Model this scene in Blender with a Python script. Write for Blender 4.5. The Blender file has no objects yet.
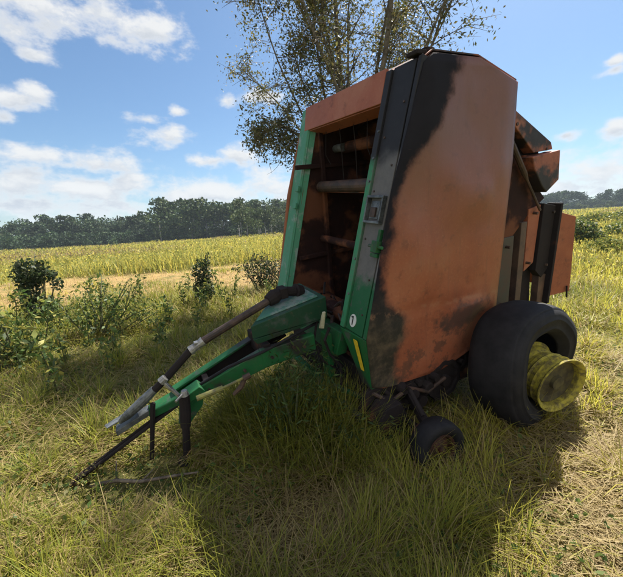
import bpy, bmesh, math, random
import numpy as np
from mathutils import Vector, Matrix
random.seed(4); rng = np.random.default_rng(11)
SC = bpy.context.scene; COL = SC.collection
PI = math.pi

# ------------------------------------------------------------------ helpers
def link(o):
    COL.objects.link(o); return o
def tag(o, label=None, cat=None, group=None, kind=None):
    if label: o['label'] = label
    if cat: o['category'] = cat
    if group: o['group'] = group
    if kind: o['kind'] = kind
    return o
def empty(name, loc=(0, 0, 0), rot=None):
    o = link(bpy.data.objects.new(name, None)); o.empty_display_size = .2
    o.location = loc
    if rot is not None: o.rotation_euler = rot
    return o
def quadmesh(name, V, F, mat, col=None, parent=None, smooth=False):
    """V (n,3), F (m,4) arrays -> one mesh object; col (n,3) goes to the 'Col' attribute"""
    V = np.asarray(V, np.float32); F = np.asarray(F, np.int32)
    me = bpy.data.meshes.new(name)
    me.vertices.add(len(V)); me.vertices.foreach_set('co', V.ravel())
    me.loops.add(F.size); me.loops.foreach_set('vertex_index', F.ravel())
    me.polygons.add(len(F))
    me.polygons.foreach_set('loop_start', np.arange(len(F), dtype=np.int32) * 4)
    me.update(calc_edges=True)
    if smooth: me.polygons.foreach_set('use_smooth', np.ones(len(F), bool))
    if col is not None:
        a = me.color_attributes.new('Col', 'FLOAT_COLOR', 'POINT')
        c = np.ones((len(V), 4), np.float32); c[:, :3] = col
        a.data.foreach_set('color', c.ravel())
    me.materials.append(mat)
    o = link(bpy.data.objects.new(name, me)); o.parent = parent
    return o
def hash2(i, j, s):
    h = (i * 374761393 + j * 668265263 + s * 974634777).astype(np.int64) & 0xffffffff
    h = ((h ^ (h >> 13)) * 1274126177) & 0xffffffff
    return ((h ^ (h >> 16)) & 0xffff) / 65535.
def vnoise(x, y, sc, s=0):
    x = np.asarray(x, float) / sc; y = np.asarray(y, float) / sc
    i = np.floor(x).astype(np.int64); j = np.floor(y).astype(np.int64)
    u = x - i; v = y - j; u = u * u * (3 - 2 * u); v = v * v * (3 - 2 * v)
    return (hash2(i, j, s) * (1 - u) + hash2(i + 1, j, s) * u) * (1 - v) + (hash2(i, j + 1, s) * (1 - u) + hash2(i + 1, j + 1, s) * u) * v
def sstep(a, b, x):
    t = np.clip((np.asarray(x, float) - a) / (b - a), 0, 1); return t * t * (3 - 2 * t)

# ------------------------------------------------------------------ materials
class NT:
    def __init__(s, name):
        s.m = bpy.data.materials.new(name); s.m.use_nodes = True
        s.t = s.m.node_tree; s.n = s.t.nodes; s.l = s.t.links
        s.b = s.n['Principled BSDF']; s.out = s.n['Material Output']
    def new(s, t, **k):
        n = s.n.new(t)
        for a, v in k.items(): setattr(n, a, v)
        return n
    def put(s, sock, v):
        if isinstance(v, bpy.types.NodeSocket): s.l.new(v, sock)
        else: sock.default_value = v
    def coord(s, which='Object', scale=(1, 1, 1)):
        c = s.new('ShaderNodeTexCoord'); m = s.new('ShaderNodeMapping'); m.inputs['Scale'].default_value = scale
        s.l.new(c.outputs[which], m.inputs[0]); return m.outputs[0]
    def noise(s, v, scale, detail=6, rough=.6, dist=0.):
        n = s.new('ShaderNodeTexNoise'); n.inputs['Scale'].default_value = scale
        n.inputs['Detail'].default_value = detail; n.inputs['Roughness'].default_value = rough; n.inputs['Distortion'].default_value = dist
        s.l.new(v, n.inputs['Vector']); return n.outputs['Fac']
    def math(s, op, a, b=0., c=None, clamp=False):
        n = s.new('ShaderNodeMath', operation=op, use_clamp=clamp)
        s.put(n.inputs[0], a); s.put(n.inputs[1], b)
        if c is not None: s.put(n.inputs[2], c)
        return n.outputs[0]
    def ss(s, x, a, b):
        n = s.new('ShaderNodeMapRange', interpolation_type='SMOOTHSTEP'); s.put(n.inputs[0], x)
        n.inputs[1].default_value = a; n.inputs[2].default_value = b; return n.outputs[0]
    def mix(s, f, a, b, bt='MIX'):
        n = s.new('ShaderNodeMix', data_type='RGBA', blend_type=bt)
        s.put(n.inputs[0], f)
        for k, v in ((6, a), (7, b)):
            if isinstance(v, tuple): n.inputs[k].default_value = (*v[:3], 1)
            else: s.l.new(v, n.inputs[k])
        return n.outputs[2]
    def ramp(s, f, stops):
        n = s.new('ShaderNodeValToRGB'); e = n.color_ramp.elements
        while len(e) < len(stops): e.new(.5)
        for q, (p, c) in zip(e, stops): q.position = p; q.color = (*c, 1)
        s.l.new(f, n.inputs[0]); return n.outputs[0]
    def sep(s, v):
        n = s.new('ShaderNodeSeparateXYZ'); s.l.new(v, n.inputs[0]); return n.outputs
    def bump(s, h, st=.3, d=.01):
        n = s.new('ShaderNodeBump'); n.inputs['Strength'].default_value = st; n.inputs['Distance'].default_value = d
        s.l.new(h, n.inputs['Height']); s.l.new(n.outputs[0], s.b.inputs['Normal'])
    def fin(s, col=None, rough=None, metal=None, spec=None):
        if col is not None:
            if isinstance(col, tuple): col = (*col[:3], 1)
            s.put(s.b.inputs['Base Color'], col)
        if rough is not None: s.put(s.b.inputs['Roughness'], rough)
        if metal is not None: s.b.inputs['Metallic'].default_value = metal
        if spec is not None: s.put(s.b.inputs['Specular IOR Level'], spec)
        return s.m

RUST_A, RUST_B, RUST_C = (.30, .090, .045), (.215, .064, .036), (.34, .135, .075)
def rust_nodes(m, v, purple=0.):
    n1 = m.noise(v, 1.6, 8, .62); n2 = m.noise(v, 9, 8, .7); n3 = m.noise(v, 60, 4, .7)
    c = m.ramp(n1, [(.3, RUST_B), (.5, RUST_A), (.72, RUST_C)])
    c = m.mix(m.ss(n2, .52, .74), c, (.16, .055, .035))
    c = m.mix(m.math('MULTIPLY', m.ss(n3, .5, .8), .45), c, (.42, .20, .10))
    return c, n1, n2, n3
def mat_rust(name, dark=.0):
    m = NT(name); v = m.coord(); c, n1, n2, n3 = rust_nodes(m, v)
    k = m.noise(v, 3.1, 6, .6)
    c = m.mix(m.ss(k, .62 - dark, .74 - dark), c, (.022, .017, .018))
    m.bump(n2, .25, .01); return m.fin(c, m.math('MULTIPLY_ADD', n2, .3, .42), 0, .35)
def mat_side():
    """near side sheet: orange heat rust, soot running down the front edge, scorched lower corner"""
    m = NT('scorched_side_sheet'); v = m.coord(); x, y, z = m.sep(v)
    c, n1, n2, n3 = rust_nodes(m, v)
    # duller greyish sheen on the upper sheet, put into the colour
    c = m.mix(m.math('MULTIPLY', m.ss(m.math('ADD', z, m.math('MULTIPLY', n1, .9)), 1.0, 2.2), .75), c, (.125, .068, .060))
    rv = m.coord(scale=(7, 1, .55)); streak = m.noise(rv, 2.4, 6, .7)
    c = m.mix(m.math('MULTIPLY', m.ss(streak, .52, .72), .35), c, (.13, .06, .04))
    cur = m.new('ShaderNodeFloatCurve'); cm = cur.mapping; cv = cm.curves[0]
    pts = [(-.12, .30), (.05, .22), (.19, .20), (.34, .30), (.6, .17), (.83, .13), (1.01, .18), (1.25, .22), (1.42, .33), (1.63, .53), (1.76, .61), (1.9, .70), (2.06, .78)]
    while len(cv.points) < len(pts): cv.points.new(.5, .5)
    for p, (u, b) in zip(cv.points, pts): p.location = ((u + .2) / 2.4, b)
    cm.update()
    m.l.new(m.math('MULTIPLY', m.math('ADD', z, .2), 1 / 2.4), cur.inputs['Value'])
    d = m.math('SUBTRACT', x, cur.outputs[0])
    d = m.math('ADD', d, m.math('MULTIPLY', m.math('SUBTRACT', n2, .5), .16))
    d = m.math('ADD', d, m.math('MULTIPLY', m.math('SUBTRACT', m.noise(v, 3.5, 5, .6), .5), .22))
    burn = m.math('SUBTRACT', 1., m.ss(d, -.05, .06))
    soot = m.mix(m.noise(v, 5, 6, .7), (.008, .008, .012), (.022, .020, .026))
    low = m.mix(m.ss(n2, .4, .65), (.035, .032, .024), (.10, .075, .05))
    soot = m.mix(m.ss(m.math('ADD', z, m.math('MULTIPLY', n1, .3)), .95, .45), soot, low)
    c = m.mix(burn, c, soot)
    # scorch patch behind the crease
    px = m.math('DIVIDE', m.math('SUBTRACT', x, .90), .30); pz = m.math('DIVIDE', m.math('SUBTRACT', z, .30), .12)
    r = m.math('SQRT', m.math('ADD', m.math('MULTIPLY', px, px), m.math('MULTIPLY', pz, pz)))
    r = m.math('ADD', r, m.math('MULTIPLY', m.math('SUBTRACT', n2, .5), 2.6))
    c = m.mix(m.math('MULTIPLY', m.math('SUBTRACT', 1., m.ss(r, .55, 1.15)), .8), c, (.045, .037, .035))
    sc_ = m.noise(m.coord(scale=(1.2, 1, 14)), 9, 5, .7); c = m.mix(m.math('MULTIPLY', m.math('MULTIPLY', m.ss(sc_, .66, .72), m.ss(n2, .45, .6)), .5), c, (.38, .22, .14))
    run = m.math('MULTIPLY', m.ss(m.noise(m.coord(scale=(26, 1, .9)), 2.0, 5, .65), .60, .74), m.ss(z, .45, -.05)); c = m.mix(m.math('MULTIPLY', run, .6), c, (.05, .03, .025))
    # bottom third blotches
    g = m.math('MULTIPLY', m.ss(z, .55, .1), m.ss(m.noise(v, 5.0, 9, .75), .52, .57))
    c = m.mix(m.math('MULTIPLY', g, .6), c, (.055, .04, .032))
    # pale line along the crease
    cr = m.math('ABSOLUTE', m.math('SUBTRACT', z, m.math('MULTIPLY_ADD', x, -.10, .535)))
    crm = m.math('MULTIPLY', m.math('SUBTRACT', 1., m.ss(cr, .004, .03)), m.ss(n2, .42, .56))
    c = m.mix(m.math('MULTIPLY', crm, .4), c, (.36, .19, .11))
    m.bump(m.math('ADD', n2, m.math('MULTIPLY', n3, .3)), .2, .008)
    return m.fin(c, m.math('MULTIPLY_ADD', burn, .4, .42), 0, m.math('MULTIPLY_ADD', burn, -.22, .34))
def mat_burnt(name='charred_steel', tint=(.010, .010, .013), hi=(.035, .026, .024), rust=.60):
    m = NT(name); v = m.coord(); n = m.noise(v, 7, 8, .7); n2 = m.noise(v, 2.7, 6, .6)
    c = m.mix(n, tint, hi); c = m.mix(m.ss(n2, rust, rust + .12), c, (.14, .055, .03))
    m.bump(n, .5, .012); return m.fin(c, .8, 0, .12)
def mat_green(name, base=(.012, .105, .032), fade=(.07, .09, .075), amt=.5, soot=.52):
    m = NT(name); v = m.coord(); n = m.noise(v, 6, 8, .68); n2 = m.noise(v, 22, 6, .7); n3 = m.noise(v, 2.2, 5, .6)
    c = m.mix(m.ss(n, amt, amt + .12), base, fade)
    c = m.mix(m.math('MULTIPLY', m.ss(n2, .56, .7), .6), c, (.10, .07, .045))
    c = m.mix(m.ss(n3, soot, soot + .12), c, (.03, .027, .025))
    m.bump(n2, .3, .006); return m.fin(c, m.math('MULTIPLY_ADD', n, .3, .42), 0, .3)
def mat_post():
    """front post: soot at the top, bare grey heat-faded middle, surviving green paint below"""
    m = NT('post_paint'); v = m.coord(); x, y, z = m.sep(v); n = m.noise(v, 5, 7, .65); n2 = m.noise(v, 20, 6, .7)
    zz = m.math('ADD', z, m.math('MULTIPLY', m.math('SUBTRACT', n, .5), .35))
    grn = m.mix(m.ss(n2, .55, .68), (.016, .10, .042), (.07, .08, .072))
    inner = m.ss(y, -.235, -.262)      # paint survives along the inner flange
    grey = m.mix(n2, (.075, .072, .078), (.17, .16, .155))
    c = m.mix(m.ss(zz, .78, .70), grey, grn)
    c = m.mix(m.math('MULTIPLY', inner, m.ss(n2, .7, .5)), c, (.04, .20, .10))
    c = m.mix(m.ss(zz, 1.42, 1.55), c, m.mix(n2, (.010, .010, .013), (.028, .026, .031)))
    m.bump(n2, .3, .005); return m.fin(c, .6, .0, .25)
def mat_simple(name, a, b=None, sc=8, rough=.6, metal=0, bump=.2, spec=.4):
    m = NT(name); v = m.coord(); n = m.noise(v, sc, 9, .72)
    m.bump(n, bump, .008); return m.fin(m.mix(m.ss(n, .35, .65), a, b or a), rough, metal, spec)
def mat_leaf(name, trans=.35, rough=.55):
    m = NT(name); a = m.new('ShaderNodeAttribute', attribute_name='Col')
    m.b.inputs['Roughness'].default_value = rough; m.b.inputs['Specular IOR Level'].default_value = .25
    m.l.new(a.outputs['Color'], m.b.inputs['Base Color'])
    t = m.new('ShaderNodeBsdfTranslucent'); m.l.new(a.outputs['Color'], t.inputs[0])
    x = m.new('ShaderNodeMixShader'); x.inputs[0].default_value = trans
    m.l.new(m.b.outputs[0], x.inputs[1]); m.l.new(t.outputs[0], x.inputs[2]); m.l.new(x.outputs[0], m.out.inputs[0])
    return m.m
M = dict(
    side=mat_side(), rust=mat_rust('rusted_sheet', .02), rustdark=mat_rust('rusted_sheet_sooty', .17), burnt=mat_burnt(),
    inner=mat_burnt('chamber_soot', (.010, .008, .010), (.045, .018, .014), .47),
    green=mat_green('green_paint', amt=.54, soot=.49), teal=mat_green('lit_green_paint', (.06, .23, .14), (.20, .27, .24), .5, .68),  # teal: lighter green, the lit look of the far post put into its colour
    postf=mat_post(), grey=mat_simple('galvanised_grey', (.05, .055, .06), (.17, .18, .185), 14, .4, .3),
    shaft=mat_simple('rusty_shaft', (.022, .016, .014), (.085, .048, .034), 9, .6), pale=mat_simple('bare_steel', (.16, .155, .15), (.38, .37, .36), 20, .35, .5),
    tyre=mat_simple('sooty_rubber', (.006, .006, .008), (.017, .016, .019), 5, .72, 0, .9, .25),
    yellow=mat_simple('yellow_rim_paint', (.40, .34, .035), (.10, .08, .03), 26, .75), hub=mat_simple('rusty_hub', (.075, .025, .013), (.02, .012, .010), 10, .7),
    white=mat_simple('white_vinyl', (.7, .7, .68), (.55, .56, .55), 12, .4), blk=mat_simple('black_print', (.03, .03, .03), None, 8, .5),
    ylab=mat_simple('yellow_vinyl', (.75, .52, .03), (.6, .4, .03), 20, .4),
    gstem=mat_simple('green_stem', (.045, .06, .022), (.08, .08, .035), 20, .8), bark=mat_simple('tree_bark', (.06, .05, .04), (.17, .145, .115), 9, .9, 0, .8), stick=mat_simple('weathered_wood', (.07, .052, .04), (.20, .16, .12), 14, .85),
    leaf=mat_leaf('tree_leaf', .35), grass=mat_leaf('grass_blade', .5), far=mat_leaf('far_foliage', .15, .8),
    hose=mat_simple('hydraulic_cylinder_paint', (.25, .24, .05), (.10, .09, .06), 12, .5),
)

# ------------------------------------------------------------------ camera (level horizon tilts a little in the photo)
FPX, PIT, ROLL = 330., math.radians(-10.6), math.radians(2.6)
fw = Vector((0, math.cos(PIT), math.sin(PIT))); r0 = Vector((1, 0, 0)); u0 = r0.cross(fw)
rt = math.cos(ROLL) * r0 - math.sin(ROLL) * u0; upv = rt.cross(fw)
cam = link(bpy.data.objects.new('camera', bpy.data.cameras.new('camera')))
mw = Matrix.Identity(4)
for i in range(3): mw[i][0] = rt[i]; mw[i][1] = upv[i]; mw[i][2] = -fw[i]
mw[2][3] = 1.6
cam.matrix_world = mw; cam.data.sensor_fit = 'HORIZONTAL'; cam.data.sensor_width = 36
cam.data.lens = FPX / 623 * 36; cam.data.clip_start = .05; cam.data.clip_end = 6000
SC.camera = cam

# ------------------------------------------------------------------ terrain
def terrain(x, y):
    x = np.asarray(x, float); y = np.asarray(y, float); r = np.hypot(x, y) + 1e-6
    k = -.017 + .045 * sstep(-.5, .62, x / r)
    far = np.maximum(0, r - 14); far = far * far / (far + 12); far = 330 * (1 - np.exp(-far / 330))
    z = k * far
    z = z + (vnoise(x, y, 9, 3) - .5) * .5 * sstep(10, 30, r) + (vnoise(x, y, 1.3, 5) - .5) * .05 * sstep(3.5, 6, r) + (vnoise(x, y, .35, 6) - .5) * .03
    return z
def straw(x, y):
    """mown straw strip crossing the field on the left, running away behind the baler"""
    t = -.447 * (x + 3) + .894 * (y - 8.8)       # distance across the strip
    w = vnoise(x, y, 3, 8) * 1.8 - .9 + vnoise(x, y, .8, 9) * .8 - .4
    far = 5.6
    m = sstep(-1.0, .8, t + w) * (1 - sstep(far, far + 1.6, t + w)) * (1 - sstep(.2, 3.4, x))
    return m
def dryness(x, y):
    d = .55 * sstep(.75, 1.25, x - (y - 1.2) * .35) * (1 - sstep(2.6, 4.2, np.hypot(x, y)))     # raked dry hay, bottom right
    d = d + .5 * np.exp(-(((x + .25) / .32) ** 2 + ((y - 1.5) / .35) ** 2))
    d = d + .35 * sstep(.55, .8, vnoise(x, y, .8, 21)) + .25 * sstep(.5, .8, vnoise(x, y, 4, 22))
    return np.clip(d, 0, 1)
rs = np.concatenate([np.linspace(.0, 6, 90)[1:], 6 * (1500 / 6) ** (np.arange(1, 150) / 149)])
na = 360; A = np.arange(na) * 2 * PI / na
X = np.concatenate([[0], (rs[:, None] * np.sin(A)).ravel()]); Y = np.concatenate([[0], (rs[:, None] * np.cos(A)).ravel()])
Z = terrain(X, Y)
i, j = np.meshgrid(np.arange(len(rs) - 1), np.arange(na), indexing='ij'); j2 = (j + 1) % na
F = np.stack([1 + i * na + j, 1 + (i + 1) * na + j, 1 + (i + 1) * na + j2, 1 + i * na + j2], -1).reshape(-1, 4)
jj = np.arange(0, na, 2); F = np.concatenate([F, np.stack([0 * jj, 1 + jj, 1 + (jj + 1) % na, 1 + (jj + 2) % na], -1)])
gm = NT('field_soil'); v = gm.coord('Object'); n = gm.noise(v, .7, 8, .7); n2 = gm.noise(v, 14, 8, .75); n4 = gm.noise(v, .12, 4, .6)
at = gm.new('ShaderNodeAttribute', attribute_name='Col'); st = gm.sep(at.outputs['Color'])[0]
gc = gm.ramp(n2, [(.3, (.04, .045, .014)), (.5, (.085, .085, .028)), (.7, (.20, .16, .07))])
gc = gm.mix(gm.ss(n, .45, .6), gc, (.12, .13, .035)); gc = gm.mix(gm.math('MULTIPLY', gm.math('MULTIPLY', st, .95), gm.ss(gm.noise(v, .9, 8, .8), .34, .56)), gc, gm.mix(n2, (.15, .10, .05), (.44, .29, .12)))
gm.bump(n2, .8, .03); gm.fin(gc, .95, 0, .1)
ground = quadmesh('ground', np.stack([X, Y, Z], -1), F[:, ::-1], gm.m, np.repeat(straw(X, Y)[:, None], 3, 1), smooth=True)
tag(ground, kind='structure')

# ------------------------------------------------------------------ grass and leaf builders
G1, G2, G3 = np.array([.060, .098, .018]), np.array([.18, .185, .028]), np.array([.34, .30, .05])
S1, S2 = np.array([.34, .27, .12]), np.array([.20, .14, .065])
def blade_geo(P, h, w, az, lean, droop, col, seg=3):
    n = len(P); t = np.linspace(0, 1, seg + 1)
    d = np.stack([np.cos(az), np.sin(az)], -1); side = np.stack([-np.sin(az), np.cos(az)], -1)
    V = np.zeros((n, seg + 1, 2, 3), np.float32)
    for k, tt in enumerate(t):
        ang = lean + droop * tt; 
        rr = h * (tt * np.sin(lean + droop * tt * .6)); zz = h * tt * np.cos(np.minimum(lean + droop * tt * .6, 1.75))
        c = P.copy(); c[:, :2] += d * rr[:, None]; c[:, 2] += zz
        ww = w * (1 - .85 * tt ** 1.5) * .5
        for s in (0, 1):
            V[:, k, s, :] = c; V[:, k, s, :2] += side * (ww * (1 - 2 * s))[:, None]
    base = (np.arange(n) * (seg + 1) * 2)[:, None]; F = []
    for k in range(seg):
        F.append(base + np.array([[2 * k, 2 * k + 1, 2 * k + 3, 2 * k + 2]]))
    C = np.repeat(col[:, None, :], (seg + 1) * 2, 1)
    return V.reshape(-1, 3), np.concatenate(F), C.reshape(-1, 3)
def scatter(n, r0, r1, a0, a1, p=0.):
    """polar scatter around the viewpoint, denser near; p = 0 uniform in log r"""
    u = rng.random(n); r = r0 * (r1 / r0) ** u if p == 0 else (r0 ** p + u * (r1 ** p - r0 ** p)) ** (1 / p)
    a = np.radians(rng.uniform(a0, a1, n)); return r * np.sin(a), r * np.cos(a), r
# ground patch kept clear of tall blades: wheel, pickup and tongue contact
def under(x, y):
    cx, cy = x - 1.05, y - 2.95
    b = cx * .893 + cy * .449; s = cx * .449 - cy * .893
    return (np.abs(b - .1) < .95) & (np.abs(s) < .85)
def hitch_clear(x, y):
    # grass trodden short around the drawbar eye and the fallen stick
    t = np.clip(((x + 1.05) * -.55 + (y - 2.05) * -.25) / (.55 ** 2 + .25 ** 2), 0, 1); d1 = np.hypot(x + 1.05 + .55 * t, y - 2.05 + .25 * t)
    t = np.clip((x + 1.45) / .75, 0, 1); d2 = np.hypot(x + 1.45 - .75 * t, y - 1.80)
    d3 = np.hypot(x - .62, y - 1.78) * .62; d4 = np.hypot(x - .88, y - 1.95) * .7
    return .28 + .72 * sstep(.06, .26, np.minimum(np.minimum(d1, d2), np.minimum(d3, d4)))
def hitch_clear(x, y):
    # grass trodden short around the drawbar eye and the fallen stick
    t = np.clip(((x + 1.05) * -.55 + (y - 2.05) * -.25) / (.55 ** 2 + .25 ** 2), 0, 1); d1 = np.hypot(x + 1.05 + .55 * t, y - 2.05 + .25 * t)
    t = np.clip((x + 1.45) / .75, 0, 1); d2 = np.hypot(x + 1.45 - .75 * t, y - 1.80)
    return .28 + .72 * sstep(.06, .26, np.minimum(d1, d2))
def grass(name, x, y, h, w, dry, lie=0., seg=3, bright=1., green=None):
    n = len(x); h = h * hitch_clear(x, y); h = h * hitch_clear(x, y); z = terrain(x, y) - .01
    az = rng.uniform(0, 2 * PI, n); cl = vnoise(x, y, .45, 31) * 2 * PI * 1.5
    az = np.where(rng.random(n) < .6, cl + rng.normal(0, .7, n), az)
    lying = rng.random(n) < lie
    lean = np.where(lying, rng.uniform(1.1, 1.5, n), np.abs(rng.normal(.25, .25, n)))
    droop = np.where(lying, rng.uniform(-.1, .4, n), rng.uniform(.1, 1.3, n))
    isdry = rng.random(n) < np.clip(dry + lying * .25, 0, 1)
    t = rng.random((n, 1)); g = vnoise(x, y, 1.7, 41)[:, None] * .7 + t * .5
    gcol = np.where(g < .5, G1 + (G2 - G1) * g * 2, G2 + (G3 - G2) * (g - .5) * 2) * (.75 + .5 * vnoise(x, y, .55, 77)[:, None])
    if green is not None: gcol = gcol * green
    scol = S2 + (S1 - S2) * t ** .7
    col = np.clip(np.where(isdry[:, None], scol, gcol) * bright * 1.22, 0, .62)
    P = np.stack([x, y, z + lying * rng.uniform(.0, .13, n)], -1)
    return blade_geo(P, h, w, az, lean, droop, col, seg)
def join(parts):
    Vs, Fs, Cs = [], [], []; o = 0
    for V, F, C in parts:
        Vs.append(V); Fs.append(F + o); Cs.append(C); o += len(V)
    return np.concatenate(Vs), np.concatenate(Fs), np.concatenate(Cs)

# (leaf helper is needed from here on)
def leaves(P, size, col, up=.0, aspect=.5):
    n = len(P); d = rng.normal(0, 1, (n, 3)); d[:, 2] += up; d /= np.linalg.norm(d, axis=1)[:, None]
    e = np.cross(d, rng.normal(0, 1, (n, 3))); e /= np.linalg.norm(e, axis=1)[:, None]
    s = (size * np.ones(n))[:, None]; f = np.cross(d, e)
    V = np.stack([P - d * s * .5, P + e * s * aspect * .5 + f * s * .06, P + d * s * .5, P - e * s * aspect * .5 + f * s * .06], 1).reshape(-1, 3)
    return V, np.arange(4 * n).reshape(n, 4), np.repeat(col, 4, 0)
def pal(n, cols, var=.25):
    cols = np.array(cols); k = rng.integers(0, len(cols), n); return cols[k] * rng.uniform(1 - var, 1 + var, (n, 1))

parts = []
# near turf
x, y, r = scatter(150000, .75, 6.5, -80, 80); k = ~under(x, y) | (rng.random(len(x)) < .5); x, y, r = x[k], y[k], r[k]
cl = vnoise(x, y, .5, 51) * .6 + vnoise(x, y, .17, 52) * .4
dry = dryness(x, y); hh = (.05 + .20 * cl ** 1.3) * (1 - .5 * (dry > .45)) * rng.uniform(.55, 1.25, len(x))
hh = hh * np.where(under(x, y), .5, 1)
parts.append(grass('', x, y, hh, .0035 + .0011 * r, .16 + .65 * dry, .30 + .35 * dry))
# matted thatch lying flat
x, y, r = scatter(80000, .75, 5, -75, 75); dry = dryness(x, y)
parts.append(grass('', x, y, rng.uniform(.08, .26, len(x)), .0028 + .0009 * r, .38 + .5 * dry, 1., 2))
# long arching tufts (bottom left, around the tongue, edge of the machine shadow)
tx, ty, tr = scatter(560, .8, 5.5, -62, 50); w_ = np.where(tx < -.2, 1., .55) * (1 - .8 * (dryness(tx, ty) > .5)); k = (rng.random(len(tx)) < w_) & ~under(tx, ty); tx, ty = tx[k], ty[k]
ex = np.array([(-.30, 2.15), (-.1, 2.1), (.1, 2.0), (-.55, 2.1), (-.2, 1.9), (.0, 1.85), (.25, 1.8), (-.75, 2.15), (-.5, 1.9), (.35, 1.95), (.5, 1.75), (-.35, 2.35), (-1.0, 2.4), (-1.3, 2.3), (1.2, 2.15), (1.35, 2.2), (1.55, 2.2), (1.0, 2.05), (1.8, 2.35), (.75, 1.68)]); ex = np.repeat(ex, 2, 0) + rng.normal(0, .07, (40, 2)); tx = np.r_[tx, ex[:, 0]]; ty = np.r_[ty, ex[:, 1]]
m_ = 75; x = np.repeat(tx, m_) + rng.normal(0, .05, len(tx) * m_); y = np.repeat(ty, m_) + rng.normal(0, .05, len(tx) * m_)
hs = np.repeat(rng.uniform(.18, .42, len(tx)), m_) * rng.uniform(.6, 1.1, len(x)); 
gx_, gy_ = [], []
for cx_, cy_, n_, sd_ in ((-.12, 2.28, 1500, .13), (-.35, 2.38, 900, .14), (.15, 2.15, 1100, .12), (-.62, 2.42, 500, .12)):
    gx_.append(cx_ + rng.normal(0, sd_, n_)); gy_.append(cy_ + rng.normal(0, sd_, n_))
gx_ = np.concatenate(gx_); gy_ = np.concatenate(gy_); parts.append(grass('', gx_, gy_, rng.uniform(.25, .62, len(gx_)), rng.uniform(.006, .011, len(gx_)), .06, 0, 4, .85))
parts.append(grass('', x, y, hs, .0045 + .0012 * np.hypot(x, y), .14, .05, 3, 1.1))
# broad-leaved weeds low in the turf
x, y, r = scatter(7000, .8, 7, -70, 70); k = vnoise(x, y, .6, 85) > .52; x, y = x[k], y[k]
Pl = np.stack([x, y, terrain(x, y) + rng.uniform(.02, .15, len(x))], -1); Pl = np.repeat(Pl, 3, 0) + rng.normal(0, .02, (3 * len(x), 3))
BROAD = Pl
# middle distance
x, y, r = scatter(130000, 6, 40, -75, 75); sm = straw(x, y); sm = sm * (1 - .8 * (vnoise(x, y, .9, 64) > .66)); k = rng.random(len(x)) < 1 - .25 * sm; x, y, r, sm = x[k], y[k], r[k], sm[k]
lf = sstep(1, -1, x)
hh = rng.uniform(.12, .34, len(x)) * (.6 + .9 * vnoise(x, y, 1.5, 61)) * (1 - .62 * sm)
parts.append(grass('', x, y, hh, .006 + .0012 * r, np.clip(.13 + .72 * sm + .25 * (vnoise(x, y, 5, 62) > .6), 0, 1), .2 + .4 * sm, 3, np.where(sm > .5, 1.25, 1.05)[:, None]))
parts.append(leaves(BROAD, rng.uniform(.02, .05, len(BROAD)), pal(len(BROAD), [(.07, .12, .03), (.11, .15, .04), (.16, .15, .05)], .3), .2, .55))
V, Fq, Cc = join(parts)
tag(quadmesh('field_grass', V, Fq, M['grass'], Cc), 'matted green and dry straw coloured grass covering the field around the baler', 'grass', kind='stuff')
# far tall weeds beyond the straw strip (yellow-green growth) -------------
x, y, r = scatter(170000, 11.5, 190, -75, 75); sm = straw(x, y)
band = ((-.447 * (x + 3) + .894 * (y - 8.8)) > 5.6) | (x > 3)
k = band & (rng.random(len(x)) > sm) ; x, y, r = x[k], y[k], r[k]
cl = vnoise(x, y, 4, 71); cl2 = vnoise(x, y, 12, 72); rightside = x > 2
h = rng.uniform(.35, .8, len(x)) * (.55 + .8 * cl) * np.where(rightside, .85, 1.) * sstep(8, 15, r)
yel = np.array([.46, .39, .08]); brn = np.array([.27, .20, .10]); grn = np.array([.24, .25, .06])
t = rng.random((len(x), 1)); cc = np.where(t < .55 + .35 * (cl2[:, None] - .5), yel * rng.uniform(.7, 1.2, (len(x), 1)), grn * rng.uniform(.7, 1.3, (len(x), 1)))
bb = (sstep(.62, .8, vnoise(x, y, 7, 73)))[:, None]; cc = np.where(rng.random((len(x), 1)) < bb * .6, brn, cc)
P = np.stack([x, y, terrain(x, y) - .02], -1)
P2_ = P[(r < 75)][:70000] + np.stack([rng.normal(0, .1, len(P[(r < 75)][:70000])), rng.normal(0, .1, len(P[(r < 75)][:70000])), h[(r < 75)][:70000] * rng.uniform(.3, 1.15, len(P[(r < 75)][:70000]))], -1)
lv = leaves(P2_, .04 + .0030 * r[(r < 75)][:70000] * rng.uniform(.7, 1.5, len(P2_)), (cc * rng.uniform(.7, 1.2, (len(cc), 1)))[(r < 75)][:70000], .3, .6)
V, Fq, Cc = blade_geo(P, h, .008 + .0017 * r, rng.uniform(0, 2 * PI, len(x)), np.abs(rng.normal(.2, .2, len(x))), rng.uniform(0, .8, len(x)), cc, 2)
V, Fq, Cc = join([(V, Fq, Cc), lv])
tag(quadmesh('meadow_weeds', V, Fq, M['grass'], Cc), 'tall yellow green weeds growing across the far field before the woods', 'weeds', kind='stuff')

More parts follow.
